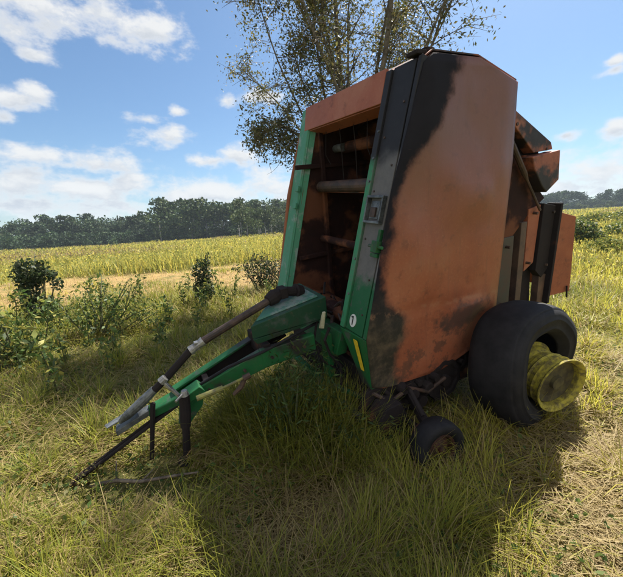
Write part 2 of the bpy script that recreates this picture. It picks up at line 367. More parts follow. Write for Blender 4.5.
def blob_points(n, centre, rad, shell=.55):
    d = rng.normal(0, 1, (n, 3)); d /= np.linalg.norm(d, axis=1)[:, None]
    r = (shell ** 3 + rng.random(n) * (1 - shell ** 3)) ** (1 / 3); return np.array(centre) + d * r[:, None] * np.array(rad)
def tube(pts, rads, sides=7):
    pts = np.array(pts, float); n = len(pts); V = []; 
    T = np.gradient(pts, axis=0); T /= np.linalg.norm(T, axis=1)[:, None] + 1e-9
    ref = np.array([.3, .9, .1]) if abs(T[0] @ np.array([.3, .9, .1])) < .85 else np.array([1., 0, 0])
    for p, t, r in zip(pts, T, rads):
        a = np.cross(t, ref); a /= np.linalg.norm(a); b = np.cross(t, a)
        for q in range(sides): V.append(p + r * (math.cos(2 * PI * q / sides) * a + math.sin(2 * PI * q / sides) * b))
    F = [[i * sides + q, i * sides + (q + 1) % sides, (i + 1) * sides + (q + 1) % sides, (i + 1) * sides + q] for i in range(n - 1) for q in range(sides)]
    if sides % 2 == 0 or True:   # end caps as fans of quads
        for base in (0, (n - 1) * sides):
            c = len(V); V.append(pts[0] if base == 0 else pts[-1])
            for q in range(0, sides, 2):
                a, b_, d_ = base + q, base + (q + 1) % sides, base + (q + 2) % sides
                if q + 2 > sides: F.append([c, a, base, base] if False else [c, a, base + 0, c]) if False else None; continue
                F.append([c, a, b_, d_])
    return np.array(V), np.array(F), np.zeros((len(V), 3))

# ------------------------------------------------------------------ the multi-stemmed tree behind the baler
def wiggly(p, d, L, r, n=7, bend=.18, rise=.05):
    pts = [np.array(p, float)]; d = np.array(d, float); d /= np.linalg.norm(d)
    for _ in range(n):
        d = d + rng.normal(0, bend, 3) * .5; d[2] += rise; d /= np.linalg.norm(d); pts.append(pts[-1] + d * L / n)
    return np.array(pts), np.linspace(r, r * .32, n + 1)
def main_tree():
    bx, by = 1.0, 7.6; bz = float(terrain(bx, by)); root = empty('field_tree', (bx, by, bz))
    tag(root, 'tall multi-stemmed tree with sparse small leaves standing behind the burnt baler', 'tree')
    wood, tips = [], []
    p, r = wiggly((0, 0, -.2), (.03, 0, 1), 2.3, .17, 6, .06); wood.append(tube(p, r * .6 + .07, 10)); top = p[-1]
    stems = [(-.10, .1, 1, 6.9, .085), (.08, -.1, 1, 7.2, .07), (.24, .15, 1, 6.6, .05), (-.30, -.1, 1, 5.0, .045), (-.2, .3, 1, 6.4, .05), (.42, -.15, 1, 6.0, .04), (.2, .45, 1, 6.2, .045),
             (-.42, .1, 1, 4.5, .035), (.62, .25, 1, 4.9, .04), (.05, -.35, 1, 5.0, .045), (-.60, -.15, 1, 3.9, .03), (.85, -.1, 1, 4.6, .035), (1.05, .2, .9, 4.3, .03), (.35, -.4, 1, 5.0, .04), (.02, .1, 1, 5.6, .05), (-.80, .1, 1, 4.9, .03), (-.62, -.2, 1, 5.2, .03)]
    for sx, sy, sz, L, rr in stems:
        sx *= .72 if sx < .6 else .66; sy *= .8
        q, rd = wiggly(top - np.array([0, 0, rng.uniform(0, .7)]), (sx, sy, sz), L, rr, 10, .13, .03); wood.append(tube(q, rd, 7))
        for f in np.linspace(.22, .97, 13):
            i0 = int(f * 10); s = q[min(i0, 10)] + (q[min(i0 + 1, 10)] - q[min(i0, 10)]) * (f * 10 - i0)
            a = rng.uniform(0, 2 * PI); d = np.array([math.cos(a), math.sin(a), rng.uniform(.1, .9)])
            b, br = wiggly(s, d, rng.uniform(.5, 1.25) * (1.15 - .4 * f), rr * .3, 5, .3, .04); wood.append(tube(b, br, 5))
            for g in (1, 2, 3, 4, 5):
                for _ in range(2):
                    a = rng.uniform(0, 2 * PI); t_, tr_ = wiggly(b[g], (math.cos(a), math.sin(a), rng.uniform(-.5, .6)), rng.uniform(.25, .6), .006, 3, .3, -.03)
                    wood.append(tube(t_, tr_, 3)); tips.append(t_)
    # low drooping vine-laden limb on the left
    q = top + np.array([(0, 0, -.2), (-.35, 0, .25), (-.7, -.05, .7), (-1.0, -.1, 1.05), (-1.25, -.12, 1.35), (-1.5, -.1, 1.55), (-1.75, -.1, 1.62), (-2.0, -.1, 1.55), (-2.2, -.1, 1.4)]); rd = np.linspace(.045, .012, 9); wood.append(tube(q, rd, 6)); low = []
    for f in range(3, 9):
        for _ in range(7):
            a = rng.uniform(0, 2 * PI); b, br = wiggly(q[f], (math.cos(a) * .6 - .2, math.sin(a), rng.uniform(-.7, .5)), rng.uniform(.35, .8), .012, 4, .3, -.06)
            wood.append(tube(b, br, 4))
            for g in (1, 2, 3, 4):
                a = rng.uniform(0, 2 * PI); t_, tr_ = wiggly(b[g], (math.cos(a), math.sin(a), rng.uniform(-.9, .1)), rng.uniform(.2, .4), .004, 3, .3, -.08)
                wood.append(tube(t_, tr_, 3)); low.append(t_)
    V, F, C = join(wood); quadmesh('trunk', V, F, M['bark'], None, root, True)
    P = np.concatenate([t for t in tips]); P = np.repeat(P, 4, 0) + rng.normal(0, .08, (len(P) * 4, 3))
    hi = P[P[:, 2] > 5.8]; hi = np.repeat(hi, 4, 0) + rng.normal(0, .18, (len(hi) * 4, 3)) + np.array([0, 0, .25]); P = np.concatenate([P, hi]); P = P[(P[:, 2] < 8.2) & (P[:, 0] < 3.1)]  # extra leaves above the frame, added to thicken the tree's shadow
    # clumpy: drop leaves where the crown is thin
    keep = vnoise(P[:, 0] + P[:, 1], P[:, 2] + P[:, 1] * .6, .5, 91) > .44 ; P = P[keep]
    Q = np.concatenate(low); Q = np.repeat(Q, 7, 0) + rng.normal(0, .075, (len(Q) * 7, 3))
    c1 = pal(len(P), [(.07, .085, .028), (.11, .12, .04), (.18, .16, .055), (.09, .08, .04), (.22, .18, .06)]); c2 = pal(len(Q), [(.07, .085, .035), (.12, .12, .055), (.10, .09, .05)])
    V, F, C = join([leaves(P, rng.uniform(.045, .085, len(P)), c1), leaves(Q, rng.uniform(.04, .085, len(Q)), c2)])
    quadmesh('crown', V, F, M['leaf'], C, root)
main_tree()

# ------------------------------------------------------------------ woods on the horizon: one mass of distant trees
def crown_proto(kind, n):
    if kind == 0:    # broad crown
        cs = [(rng.normal(0, .18), rng.normal(0, .18), rng.uniform(.45, .9), rng.uniform(.16, .28)) for _ in range(9)]
    elif kind == 1:  # pine: bare stem, tufts on top
        cs = [(rng.normal(0, .10), rng.normal(0, .10), rng.uniform(.62, .97), rng.uniform(.09, .17)) for _ in range(9)]
    else:            # low bushy
        cs = [(rng.normal(0, .25), rng.normal(0, .25), rng.uniform(.2, .75), rng.uniform(.2, .32)) for _ in range(9)]
    return np.concatenate([blob_points(n // 9, (a, b, c), (d, d, d * .7), .4) for a, b, c, d in cs])
protos = [(k, crown_proto(k, 520)) for k in (0, 1, 2, 0, 1, 2, 0)]
def wood(name, rows, label):
    parts = []
    for (a0, a1, d0, d1, h0, h1, num, cols, lsz) in rows:
        for q in range(num):
            f = (q + rng.uniform(0, 1)) / num; a = math.radians(a0 + (a1 - a0) * f); d = d0 + (d1 - d0) * f + rng.uniform(-6, 12)
            x, y = d * math.sin(a), d * math.cos(a); z = float(terrain(x, y)); kind, pr = protos[rng.integers(len(protos)) if h1 > 9 else (2, 5)[rng.integers(2)]]
            h = rng.uniform(h0, h1) * (1 if kind != 2 else .7); th = rng.uniform(0, 6.28); R = np.array([[math.cos(th), -math.sin(th), 0], [math.sin(th), math.cos(th), 0], [0, 0, 1]])
            P = (pr @ R.T) * h * np.array([1.0, 1.0, 1]) + np.array([x, y, z]); tint = rng.uniform(.75, 1.3)
            parts.append(leaves(P, h * lsz * rng.uniform(.7, 1.3, len(P)), pal(len(P), cols, .35) * tint, 0, .8))
            parts.append(tube([(x, y, z - .5), (x, y, z + h * .55)], [h * .02, h * .01], 5))
    V, F, C = join([(a, b, np.where(c.sum(1, keepdims=True) == 0, .12, c)) for a, b, c in parts])
    return tag(quadmesh(name, V, F, M['far'], C), label, 'woods', kind='stuff')
gcols = [(.030, .060, .026), (.055, .085, .032), (.026, .048, .030)]; ycols = [(.06, .09, .03), (.09, .11, .035), (.05, .075, .03)]
wood('distant_woods', [(-70, -22, 128, 140, 5, 10.5, 120, gcols + [(.05, .065, .03)], .07), (-74, -20, 138, 150, 7, 11.5, 100, gcols, .07), (-74, -8, 126, 126, 4, 8, 300, gcols, .11), (-24, 6, 120, 150, 11, 15, 80, gcols + ycols, .07), (-12, 4, 95, 105, 7, 11, 30, ycols, .07),
     (-6, 28, 170, 270, 12, 16, 60, gcols, .07), (-8, 27, 165, 265, 5, 9, 190, gcols, .13), (24, 80, 290, 300, 10, 13, 170, gcols, .09), (24, 80, 282, 288, 5, 9, 260, gcols, .13), (24, 80, 240, 230, 3, 6, 60, ycols, .12)], 'dark green line of distant woods along the horizon')

# ------------------------------------------------------------------ bushes and weeds
def bush(name, label, cat, x, y, blobs, n, size, cols, stems=6, group=None, aspect=.55, H=None):
    z = float(terrain(x, y)); root = empty(name, (x, y, z)); tag(root, label, cat, group)
    pts = []; wood_ = []
    tot = sum(b[3] * b[4] * b[5] for b in blobs)
    for (cx, cy, cz, rx, ry, rz) in blobs:
        k = max(8, int(n * rx * ry * rz / tot)); p = blob_points(k, (cx, cy, cz), (rx, ry, rz), .35)
        p += rng.normal(0, .12, p.shape) * np.array([rx, ry, rz]); pts.append(p)
        for _ in range(max(1, stems // len(blobs))):
            s = np.array([rng.normal(0, .06), rng.normal(0, .06), -.05]); e = np.array([cx, cy, cz + rz * .5]) + rng.normal(0, .3, 3) * np.array([rx, ry, rz])
            mid = (s + e) / 2 + rng.normal(0, .06, 3); wood_.append(tube([s, mid, e], [.016, .011, .005], 5))
    V, F, C = join(wood_); quadmesh('stem', V, F, M['gstem'], None, root, True)
    P = np.concatenate(pts); P = P[P[:, 2] > .0]
    V, F, C = leaves(P, rng.uniform(.6, 1.3, len(P)) * size, pal(len(P), cols, .3), .2, aspect); quadmesh('foliage', V, F, M['leaf'], C, root)
    return root
dk = [(.025, .045, .018), (.04, .065, .022), (.05, .06, .03)]; md = [(.07, .12, .03), (.10, .15, .04), (.06, .09, .03)]; yl = [(.18, .20, .04), (.28, .26, .06), (.12, .16, .035)]
bush('vine_bush', 'dark round vine-covered bush on the left beside the straw strip', 'bush', -5.35, 6.3, [(0, 0, .98, .30, .26, .26), (.22, .0, .92, .26, .18, .13), (-.06, 0, .52, .2, .2, .45), (.42, .05, .76, .12, .10, .16), (-.22, .05, .75, .16, .14, .22), (.1, .0, .25, .3, .25, .25)], 2600, .07, dk + [(.06, .08, .03)], 14, aspect=.7)
bush('leafy_shrub', 'broad leafy green shrub at the left edge of the frame below the vine-covered bush', 'shrub', -3.85, 4.0, [(0, 0, .35, .32, .3, .35), (-.25, .1, .5, .25, .22, .3), (.25, .05, .25, .25, .22, .25), (-.35, -.2, .25, .3, .3, .3)], 1500, .085, md + yl, 14, aspect=.38)
bush('weed_clump', 'bright yellow green weed clump right of the leafy shrub at the left edge', 'weeds', -3.5, 5.2, [(0, 0, .45, .4, .3, .4), (.45, .1, .4, .32, .3, .38), (-.4, .1, .35, .3, .3, .35), (.8, .2, .25, .25, .25, .28), (.1, .1, .8, .12, .12, .25), (.6, .1, .75, .1, .1, .2)], 1900, .075, yl + md, 18, aspect=.32)
bush('sapling', 'small dark sapling standing alone between the tongue and the straw strip', 'sapling', -2.35, 7.1, [(0, 0, .75, .20, .18, .26), (.02, 0, .38, .22, .2, .3), (.16, 0, 1.0, .08, .08, .14)], 1500, .06, dk, 6)
bush('thicket', 'dark brown green thicket with bare sideways twigs just behind the far front post', 'bush', -1.3, 8.4, [(0, 0, .55, .42, .35, .42), (-.45, 0, .65, .3, .16, .10), (.35, .1, .4, .4, .3, .4)], 2400, .06, dk + [(.07, .05, .03)], 14)
bush('bramble', 'dark bramble bush beside the rear of the baler on the right field', 'bush', 12.6, 15.2, [(0, 0, .6, .6, .5, .6), (-.5, 0, .8, .4, .35, .45), (.6, .1, .4, .5, .5, .4)], 2200, .14, md + dk + yl, 8)
bush('grassy_hummock', 'low rounded olive green hummock of growth in front of the bramble on the right', 'shrub', 11.0, 12.2, [(0, 0, .3, .75, .6, .35), (.7, .2, .25, .5, .4, .28)], 2200, .12, yl, 6)
# repeat shrubs on the right-hand slope
proto = bush('hillside_shrub', 'pale green shrub on the weedy slope at the right', 'shrub', 19.5, 20.5, [(0, 0, .45, 1.1, .8, .55), (.9, 0, .35, .9, .7, .45), (-.9, .2, .3, .8, .6, .4)], 2000, .16, yl + yl + md, 6, 'shrubs dotted over the right-hand slope')
for (x, y, s, t) in ((24, 24.5, 1.1, 1), (17.5, 23.5, .8, 2), (27, 31, 1.3, 3), (31, 30, 1.2, 4), (21.5, 28, 1.0, 5), (36, 37, 1.5, 6), (28, 38, 1.2, 7)):
    c = proto.copy(); COL.objects.link(c); c.location = (x, y, float(terrain(x, y))); c.rotation_euler = (0, 0, t); c.scale = (s, s, s)
    for ch in proto.children:
        d = ch.copy(); COL.objects.link(d); d.parent = c
# tall stalks of leafy weeds at the left
def stalk(h):
    root = empty('leafy_weed', (0, 0, 0)); tag(root, 'upright leafy weed stalk in the rough grass left of the tongue', 'weed', 'leafy weed stalks in the left rough')
    p, r = wiggly((0, 0, -.03), (rng.normal(0, .1), rng.normal(0, .1), 1), h, .009, 8, .12, .1); V, F, C = tube(p, r, 5); quadmesh('stalk', V, F, M['gstem'], None, root, True)
    t = rng.random(80) ** .8 * 7.9; i_ = t.astype(int); q = p[i_] + (p[i_ + 1] - p[i_]) * (t - i_)[:, None]; q = q + rng.normal(0, .045, q.shape)
    V, F, C = leaves(q, rng.uniform(.05, .11, 80), pal(80, md + yl, .3), 0, .4); quadmesh('leaf_cluster', V, F, M['leaf'], C, root); return root
protos_s = [stalk(h) for h in (.5, .7, .6)]
spots = [(-5.1, 5.9), (-5.45, 5.9), (-4.8, 6.1), (-5.6, 6.3), (-4.9, 5.6), (-2.2, 6.6), (-2.6, 7.3), (-1.9, 6.9), (-3.0, 7.9), (-1.0, 7.6), (-2.3, 3.5), (-2.6, 3.1), (-3.1, 3.9), (-3.6, 5.3), (-4.2, 5.1), (-2.0, 4.1), (-5.0, 7.6), (-3.8, 7.2), (-2.5, 3.9), (-2.75, 4.4), (-2.2, 4.6), (-3.2, 4.5), (-2.9, 3.5), (-1.9, 5.2), (-2.5, 5.6), (-3.0, 5.0), (-2.1, 6.2), (-4.4, 5.6), (-4.1, 6.4), (-1.5, 5.9), (-3.4, 3.6), (-3.9, 4.6), (-2.7, 6.8), (-3.3, 6.0), (-4.7, 6.9), (-1.7, 7.2)]
for q, (x, y) in enumerate(spots):
    p = protos_s[q % 3]
    if q < 3: c = p
    else:
        c = p.copy(); COL.objects.link(c)
        for ch in p.children: d = ch.copy(); COL.objects.link(d); d.parent = c
    c.location = (x, y, float(terrain(x, y))); c.rotation_euler = (0, 0, q * 1.7); s = .75 + .5 * ((q * 37) % 10) / 10; c.scale = (s, s, s)

# ------------------------------------------------------------------ the burnt round baler, leaning nose-down on its collapsed near wheel
# local frame: x = rearwards, y = towards the near side, z = up; near side sheet lies at y = 0, far one at y = -1.52
LB, LN, LU = Vector((.88859, .44676, .10399)), Vector((.45631, -.88407, -.10101)), Vector((-.04681, -.13721, .98943))
LP = Vector((.38977, 2.1298, .47716)); ORG = Vector((.6, -.7, -.55))
baler = link(bpy.data.objects.new('round_baler', None)); baler.empty_display_size = .3
bm_ = Matrix.Identity(4)
bo = LP + LB * ORG.x + LN * ORG.y + LU * ORG.z
for i in range(3): bm_[i][0] = LB[i]; bm_[i][1] = LN[i]; bm_[i][2] = LU[i]; bm_[i][3] = bo[i]
baler.matrix_world = bm_
tag(baler, 'burnt rusty orange and green round hay baler leaning in the grass with its tongue down', 'baler')
def W2(p): return LP + LB * p[0] + LN * p[1] + LU * p[2]
def bpart(name, V, F, mat, parent=None, bev=.0, smooth=False, label=None, at_=None, rot=None, solid=0):
    me = bpy.data.meshes.new(name); me.from_pydata([tuple(map(float, v)) for v in V], [], [tuple(f) for f in F]); me.validate(); me.materials.append(mat)
    b = bmesh.new(); b.from_mesh(me); bmesh.ops.recalc_face_normals(b, faces=b.faces); b.to_mesh(me); b.free()
    if smooth: me.polygons.foreach_set('use_smooth', np.ones(len(me.polygons), bool))
    o = link(bpy.data.objects.new(name, me)); p = parent or baler; o.parent = p
    base = Vector(at_) if at_ is not None else Vector((0, 0, 0))
    # a child's offset: everything is authored in the baler frame
    off = ORG if p is baler else Vector((0, 0, 0))
    if p is not baler and at_ is None: off = Vector(p.location) + ORG if False else Vector((0, 0, 0))
    o.location = base - off
    if rot: o.rotation_euler = rot
    if bev:
        m = o.modifiers.new('bevel', 'BEVEL'); m.width = bev; m.segments = 2; m.limit_method = 'ANGLE'; m.angle_limit = .6
    if label: o['label'] = label
    return o
class Geo:
    def __init__(s): s.V = []; s.F = []
    def add(s, V, F):
        o = len(s.V); s.V += [tuple(v) for v in V]; s.F += [tuple(i + o for i in f) for f in F]; return s
    def hexa(s, a):   # 8 points: bottom ring, top ring
        return s.add(a, [(0, 1, 2, 3), (7, 6, 5, 4), (0, 4, 5, 1), (1, 5, 6, 2), (2, 6, 7, 3), (3, 7, 4, 0)])
    def box(s, x0, x1, y0, y1, z0, z1):
        return s.hexa([(x0, y0, z0), (x1, y0, z0), (x1, y1, z0), (x0, y1, z0), (x0, y0, z1), (x1, y0, z1), (x1, y1, z1), (x0, y1, z1)])
    def prism(s, poly, y0, y1):   # polygon in (x, z)
        n = len(poly); V = [(p[0], y0, p[1]) for p in poly] + [(p[0], y1, p[1]) for p in poly]
        return s.add(V, [tuple(range(n)), tuple(range(2 * n - 1, n - 1, -1))] + [(i, (i + 1) % n, n + (i + 1) % n, n + i) for i in range(n)])
    def prismz(s, poly, z0, z1):  # polygon in (x, y)
        n = len(poly); V = [(p[0], p[1], z0) for p in poly] + [(p[0], p[1], z1) for p in poly]
        return s.add(V, [tuple(range(n)), tuple(range(2 * n - 1, n - 1, -1))] + [(i, (i + 1) % n, n + (i + 1) % n, n + i) for i in range(n)])
    def beam(s, p0, p1, w, h0, h1=None, up=(0, 0, 1)):
        h1 = h1 or h0; p0 = Vector(p0); p1 = Vector(p1); d = (p1 - p0).normalized(); sd = d.cross(Vector(up)).normalized(); u = sd.cross(d)
        a = []
        for sgn in (-1, 1):
            for (p, h) in ((p0, h0), (p1, h1)):
                pass
        R = lambda p, h, su, ss: p + u * (h * .5 * su) + sd * (w * .5 * ss)
        return s.hexa([R(p0, h0, -1, -1), R(p1, h1, -1, -1), R(p1, h1, -1, 1), R(p0, h0, -1, 1), R(p0, h0, 1, -1), R(p1, h1, 1, -1), R(p1, h1, 1, 1), R(p0, h0, 1, 1)])
    def tube(s, pts, rads, sides=10):
        if not hasattr(rads, '__len__'): rads = [rads] * len(pts)
        pts = np.array([tuple(p) for p in pts], float); T = np.gradient(pts, axis=0); T /= np.linalg.norm(T, axis=1)[:, None]
        ref = np.array([.13, .2, .97]) if abs(T[0][2]) < .8 else np.array([.1, .97, .2]); V = []; n = len(pts)
        for p, t, r in zip(pts, T, rads):
            a = np.cross(t, ref); a /= np.linalg.norm(a); b = np.cross(t, a)
            V += [tuple(p + r * (math.cos(2 * PI * q / sides) * a + math.sin(2 * PI * q / sides) * b)) for q in range(sides)]
        F = [(i * sides + q, i * sides + (q + 1) % sides, (i + 1) * sides + (q + 1) % sides, (i + 1) * sides + q) for i in range(n - 1) for q in range(sides)]
        F += [tuple(range(sides)), tuple(range((n - 1) * sides, n * sides))]
        return s.add(V, F)
    def lathe(s, prof, c=(0, 0, 0), n=48, closed=False, squash=None):   # prof = [(r, y)], axis along y
        V = []
        for (r, y) in prof:
            for q in range(n):
                a = 2 * PI * q / n; x, z = r * math.cos(a), r * math.sin(a)
                if squash: x, z, yy = squash(x, z, y)
                else: yy = y
                V.append((c[0] + x, c[1] + yy, c[2] + z))
        m = len(prof); F = []
        for i in range(m if closed else m - 1):
            j = (i + 1) % m
            F += [(i * n + q, i * n + (q + 1) % n, j * n + (q + 1) % n, j * n + q) for q in range(n)]
        if not closed:
            if prof[0][0] > 1e-4: pass
        return s.add(V, F)
    def out(s, name, mat, parent=None, **k): return bpart(name, s.V, s.F, mat, parent, **k)
FD = Vector((.27778, 0, .96065)); FNO = Vector((-.96065, 0, .27778)); FP = Vector((-.03, 0, .38))
def fp(t, y, n=0.): return FP + FD * t + FNO * n + Vector((0, y, 0))
def fbox(G, t0, t1, y0, y1, n0, n1):
    return G.hexa([fp(t0, y0, n0), fp(t0, y1, n0), fp(t0, y1, n1), fp(t0, y0, n1), fp(t1, y0, n0), fp(t1, y1, n0), fp(t1, y1, n1), fp(t1, y0, n1)])
def T(u): return (u - .38) / .96065

# --- side sheets: gridded so they can carry dents and a slight belly
PROF = [(0, 0), (-.03, .38), (.19, 1.29), (.45, 2.0), (.52, 2.035), (.91, 2.03), (1.31, 1.91), (1.335, 1.41), (1.30, .24), (1.11, -.03), (.67, -.11), (.11, -.05)]
def side_sheet(y, sgn, mat, label=None, amp=1.):
    us = sorted(set(list(np.linspace(-.105, 2.03, 44)) + [0, .38, 1.29, 1.91])); nx = 34
    def bounds(u):
        xs = []
        for i in range(len(PROF)):
            (x0, z0), (x1, z1) = PROF[i], PROF[(i + 1) % len(PROF)]
            if (z0 - u) * (z1 - u) <= 0 and z0 != z1: xs.append(x0 + (x1 - x0) * (u - z0) / (z1 - z0))
        return min(xs), max(xs)
    V = []
    for u in us:
        a, b = bounds(u)
        for q in range(nx + 1):
            f = q / nx; x = a + (b - a) * f
            e = min(1, min(f, 1 - f) * 9) * min(1, (u + .11) * 7, (2.04 - u) * 7)
            bel = .022 * math.sin(PI * f) * math.sin(PI * min(1, max(0, (u + .11) / 2.15)))
            d = (vnoise(x, u, .42, 201) - .5) * .050 + (vnoise(x, u, .17, 202) - .5) * .018 + (vnoise(x, u, .07, 203) - .5) * .004
            cr = (u - (.535 - .10 * x)); d -= .016 * math.exp(-(cr / .03) ** 2) * (1 if x > .2 else 0)
            d += .02 * math.exp(-((x - .95) / .2) ** 2 - ((u - .38) / .10) ** 2) - .03 * math.exp(-((x - 1.12) / .12) ** 2 - ((u - .22) / .10) ** 2)
            V.append((x, y + sgn * (bel + amp * float(d) * e), u))
    m = nx + 1; n = len(V); F = [(i * m + q, i * m + q + 1, (i + 1) * m + q + 1, (i + 1) * m + q) for i in range(len(us) - 1) for q in range(nx)]
    o = bpart('side_panel', V, F, mat, smooth=True, label=label)
    s = o.modifiers.new('thick', 'SOLIDIFY'); s.thickness = .006; s.offset = 0
    return o
side_sheet(0, 1, M['side'], 'rust orange near side panel with soot down its front edge and scorched lower corner')
side_sheet(-1.52, -1, M['rust'], 'rusty far side panel')
# folded returns round the sheet edges
def rim_strip(y0, y1, name='panel_edge'):
    G = Geo(); n = len(PROF)
    for i in range(3, n + 1):
        (x0, z0), (x1, z1) = PROF[i % n], PROF[(i + 1) % n]
        if i % n in (0, 1, 2): continue
        d = Vector((x1 - x0, 0, z1 - z0)).normalized(); nn = Vector((-d.z, 0, d.x)) * .006
        G.hexa([(x0, y0, z0), (x1, y0, z1), (x1, y1, z1), (x0, y1, z0), (x0 - nn.x, y0, z0 - nn.z), (x1 - nn.x, y0, z1 - nn.z), (x1 - nn.x, y1, z1 - nn.z), (x0 - nn.x, y1, z0 - nn.z)])
    return G.out(name, M['rustdark'])
rim_strip(-.06, -.004); rim_strip(-1.515, -1.46)
# --- front posts
tt0, tt1 = 0., T(2.02)
G = Geo(); fbox(G, tt0, tt1, -.245, -.055, -.03, 0); fbox(G, tt0, tt1 - .01, -.30, -.248, -.16, .016); fbox(G, tt0, tt1, -.052, -.036, -.03, -.012); fbox(G, tt0, tt1, -.034, -.002, -.05, .008)
post = G.out('front_post', M['postf'], bev=.004, label='near front post, sooty above, bare grey in the middle and green below')
G = Geo(); fbox(G, 0, T(1.42), -.100, -.092, .001, .006); fbox(G, .0, T(1.35), -.218, -.212, .001, .005); G.out('groove_strip', M['burnt'], post) if False else None
# lower end of the post with its folded nose
G = Geo(); G.hexa([(-.045, -.30, .37), (.03, -.30, .37), (.03, -.005, .375), (-.035, -.005, .375), (.005, -.13, -.02), (.06, -.13, -.02), (.06, -.005, -.02), (-.002, -.005, -.02)])
G.out('post_foot', M['green'], post, bev=.004)
G = Geo(); G.hexa([(-.052, -.125, .345), (-.046, -.125, .345), (-.046, -.085, .345), (-.052, -.085, .345), (-.020, -.095, .11), (-.014, -.095, .11), (-.014, -.062, .11), (-.020, -.062, .11)])
G.out('yellow_strip', M['ylab'], post)
# oval label with its small printed mark
def disc(G, t, y, a, b, n0, n1, N=28):
    V = [fp(t + b * math.sin(2 * PI * q / N), y + a * math.cos(2 * PI * q / N), n0) for q in range(N)] + [fp(t + b * math.sin(2 * PI * q / N), y + a * math.cos(2 * PI * q / N), n1) for q in range(N)]
    return G.add(V, [tuple(range(N)), tuple(range(2 * N - 1, N - 1, -1))] + [(i, (i + 1) % N, N + (i + 1) % N, N + i) for i in range(N)])
G = Geo(); disc(G, T(.455), -.175, .036, .046, .001, .005); stk = G.out('oval_sticker', M['white'], post)
G = Geo(); fbox(G, T(.425), T(.487), -.180, -.170, .0052, .007); fbox(G, T(.473), T(.485), -.196, -.181, .0053, .0068); G.out('printed_mark', M['blk'], stk)
# latch box on the post and the green bracket below it
G = Geo()
for a in ((T(1.10), T(1.115), -.235, -.07), (T(1.255), T(1.27), -.235, -.07), (T(1.116), T(1.254), -.235, -.222), (T(1.116), T(1.254), -.083, -.07)): fbox(G, a[0], a[1], a[2], a[3], .002, .035)
fbox(G, T(1.13), T(1.24), -.205, -.115, .002, .012)
lb = G.out('latch_box', M['grey'], post, bev=.002)
G = Geo(); fbox(G, T(1.14), T(1.20), -.185, -.135, .0125, .026); G.out('latch', M['shaft'], lb, bev=.002)
G = Geo(); fbox(G, T(.93), T(1.00), -.075, -.02, .009, .055); fbox(G, T(.955), T(1.07), -.055, -.03, .0091, .035); fbox(G, T(.90), T(.925), -.10, -.03, .0091, .03)
G.tube([fp(T(.965), -.12, .035), fp(T(.965), .015, .035)], .011); G.out('bracket', M['green'], post, bev=.004)
for u in (.62, .86, 1.36, 1.5, 1.66): G = Geo(); disc(G, T(u), -.262, .008, .008, .0165, .024, 8); G.out('bolt_head', M['grey'], post)
for u, y_ in ((.52, -.09), (.75, -.09), (1.0, -.21), (1.45, -.09), (1.62, -.21), (1.8, -.09), (1.3, -.215)): G = Geo(); disc(G, T(u), y_, .007, .007, .0005, .006, 8); G.out('rivet', M['shaft'], post)
G = Geo(); G.hexa([fp(0, -1.50, -.06), fp(0, -1.30, -.06), fp(0, -1.335, .012), fp(0, -1.50, .012), fp(tt1, -1.50, -.06), fp(tt1, -1.30, -.06), fp(tt1, -1.335, .012), fp(tt1, -1.50, .012)])
fbox(G, 0, tt1 - .02, -1.335, -1.322, -.14, -.0)
G.hexa([fp(-.08, -1.57, -.10), fp(-.08, -1.503, -.10), fp(-.08, -1.503, .006), fp(-.08, -1.55, -.004), fp(tt1 + .01, -1.545, -.10), fp(tt1 + .01, -1.503, -.10), fp(tt1 + .01, -1.503, .006), fp(tt1 + .01, -1.53, -.004)])
fpost = G.out('front_post', M['teal'], bev=.005, label='pale green far front post')
for u in (1.15, 1.3): G = Geo(); fbox(G, T(u), T(u + .05), -1.36, -1.30, .013, .04); G.out('hinge_lug', M['teal'], fpost, bev=.004)
G = Geo(); G.box(-.06, .02, -1.58, -1.50, .26, .34); G.out('hinge_lug', M['teal'], fpost, bev=.004)
# --- hood across the front top and the roof behind it
G = Geo(); G.hexa([fp(T(1.83), -1.40, -.004), fp(T(1.83), -.302, -.004), fp(T(1.83), -.302, .014), fp(T(1.83), -1.40, .014), fp(T(2.03), -1.43, -.004), fp(T(2.03), -.302, -.004), fp(T(2.03), -.302, .018), fp(T(2.03), -1.43, .018)])
fbox(G, T(1.825), T(1.84), -1.37, -.302, -.14, -.0045); G.out('hood', M['rust'], bev=.004, label='rust brown cross panel over the chamber opening')
roofp = [(.45, 2.005), (.52, 2.045), (.91, 2.042), (1.31, 1.922), (1.345, 1.41)]
G = Geo()
for i in range(4):
    (x0, z0), (x1, z1) = roofp[i], roofp[i + 1]; G.hexa([(x0, -1.51, z0), (x1, -1.51, z1), (x1, -.01, z1), (x0, -.01, z0), (x0, -1.51, z0 + .008), (x1, -1.51, z1 + .008), (x1, -.01, z1 + .008), (x0, -.01, z0 + .008)])
roof = G.out('roof', M['rustdark'])
G = Geo(); G.box(.42, .50, -.12, -.03, 2.03, 2.055); G.box(.50, .56, -.10, -.04, 2.05, 2.075); G.out('roof_lug', M['burnt'], roof, bev=.006)
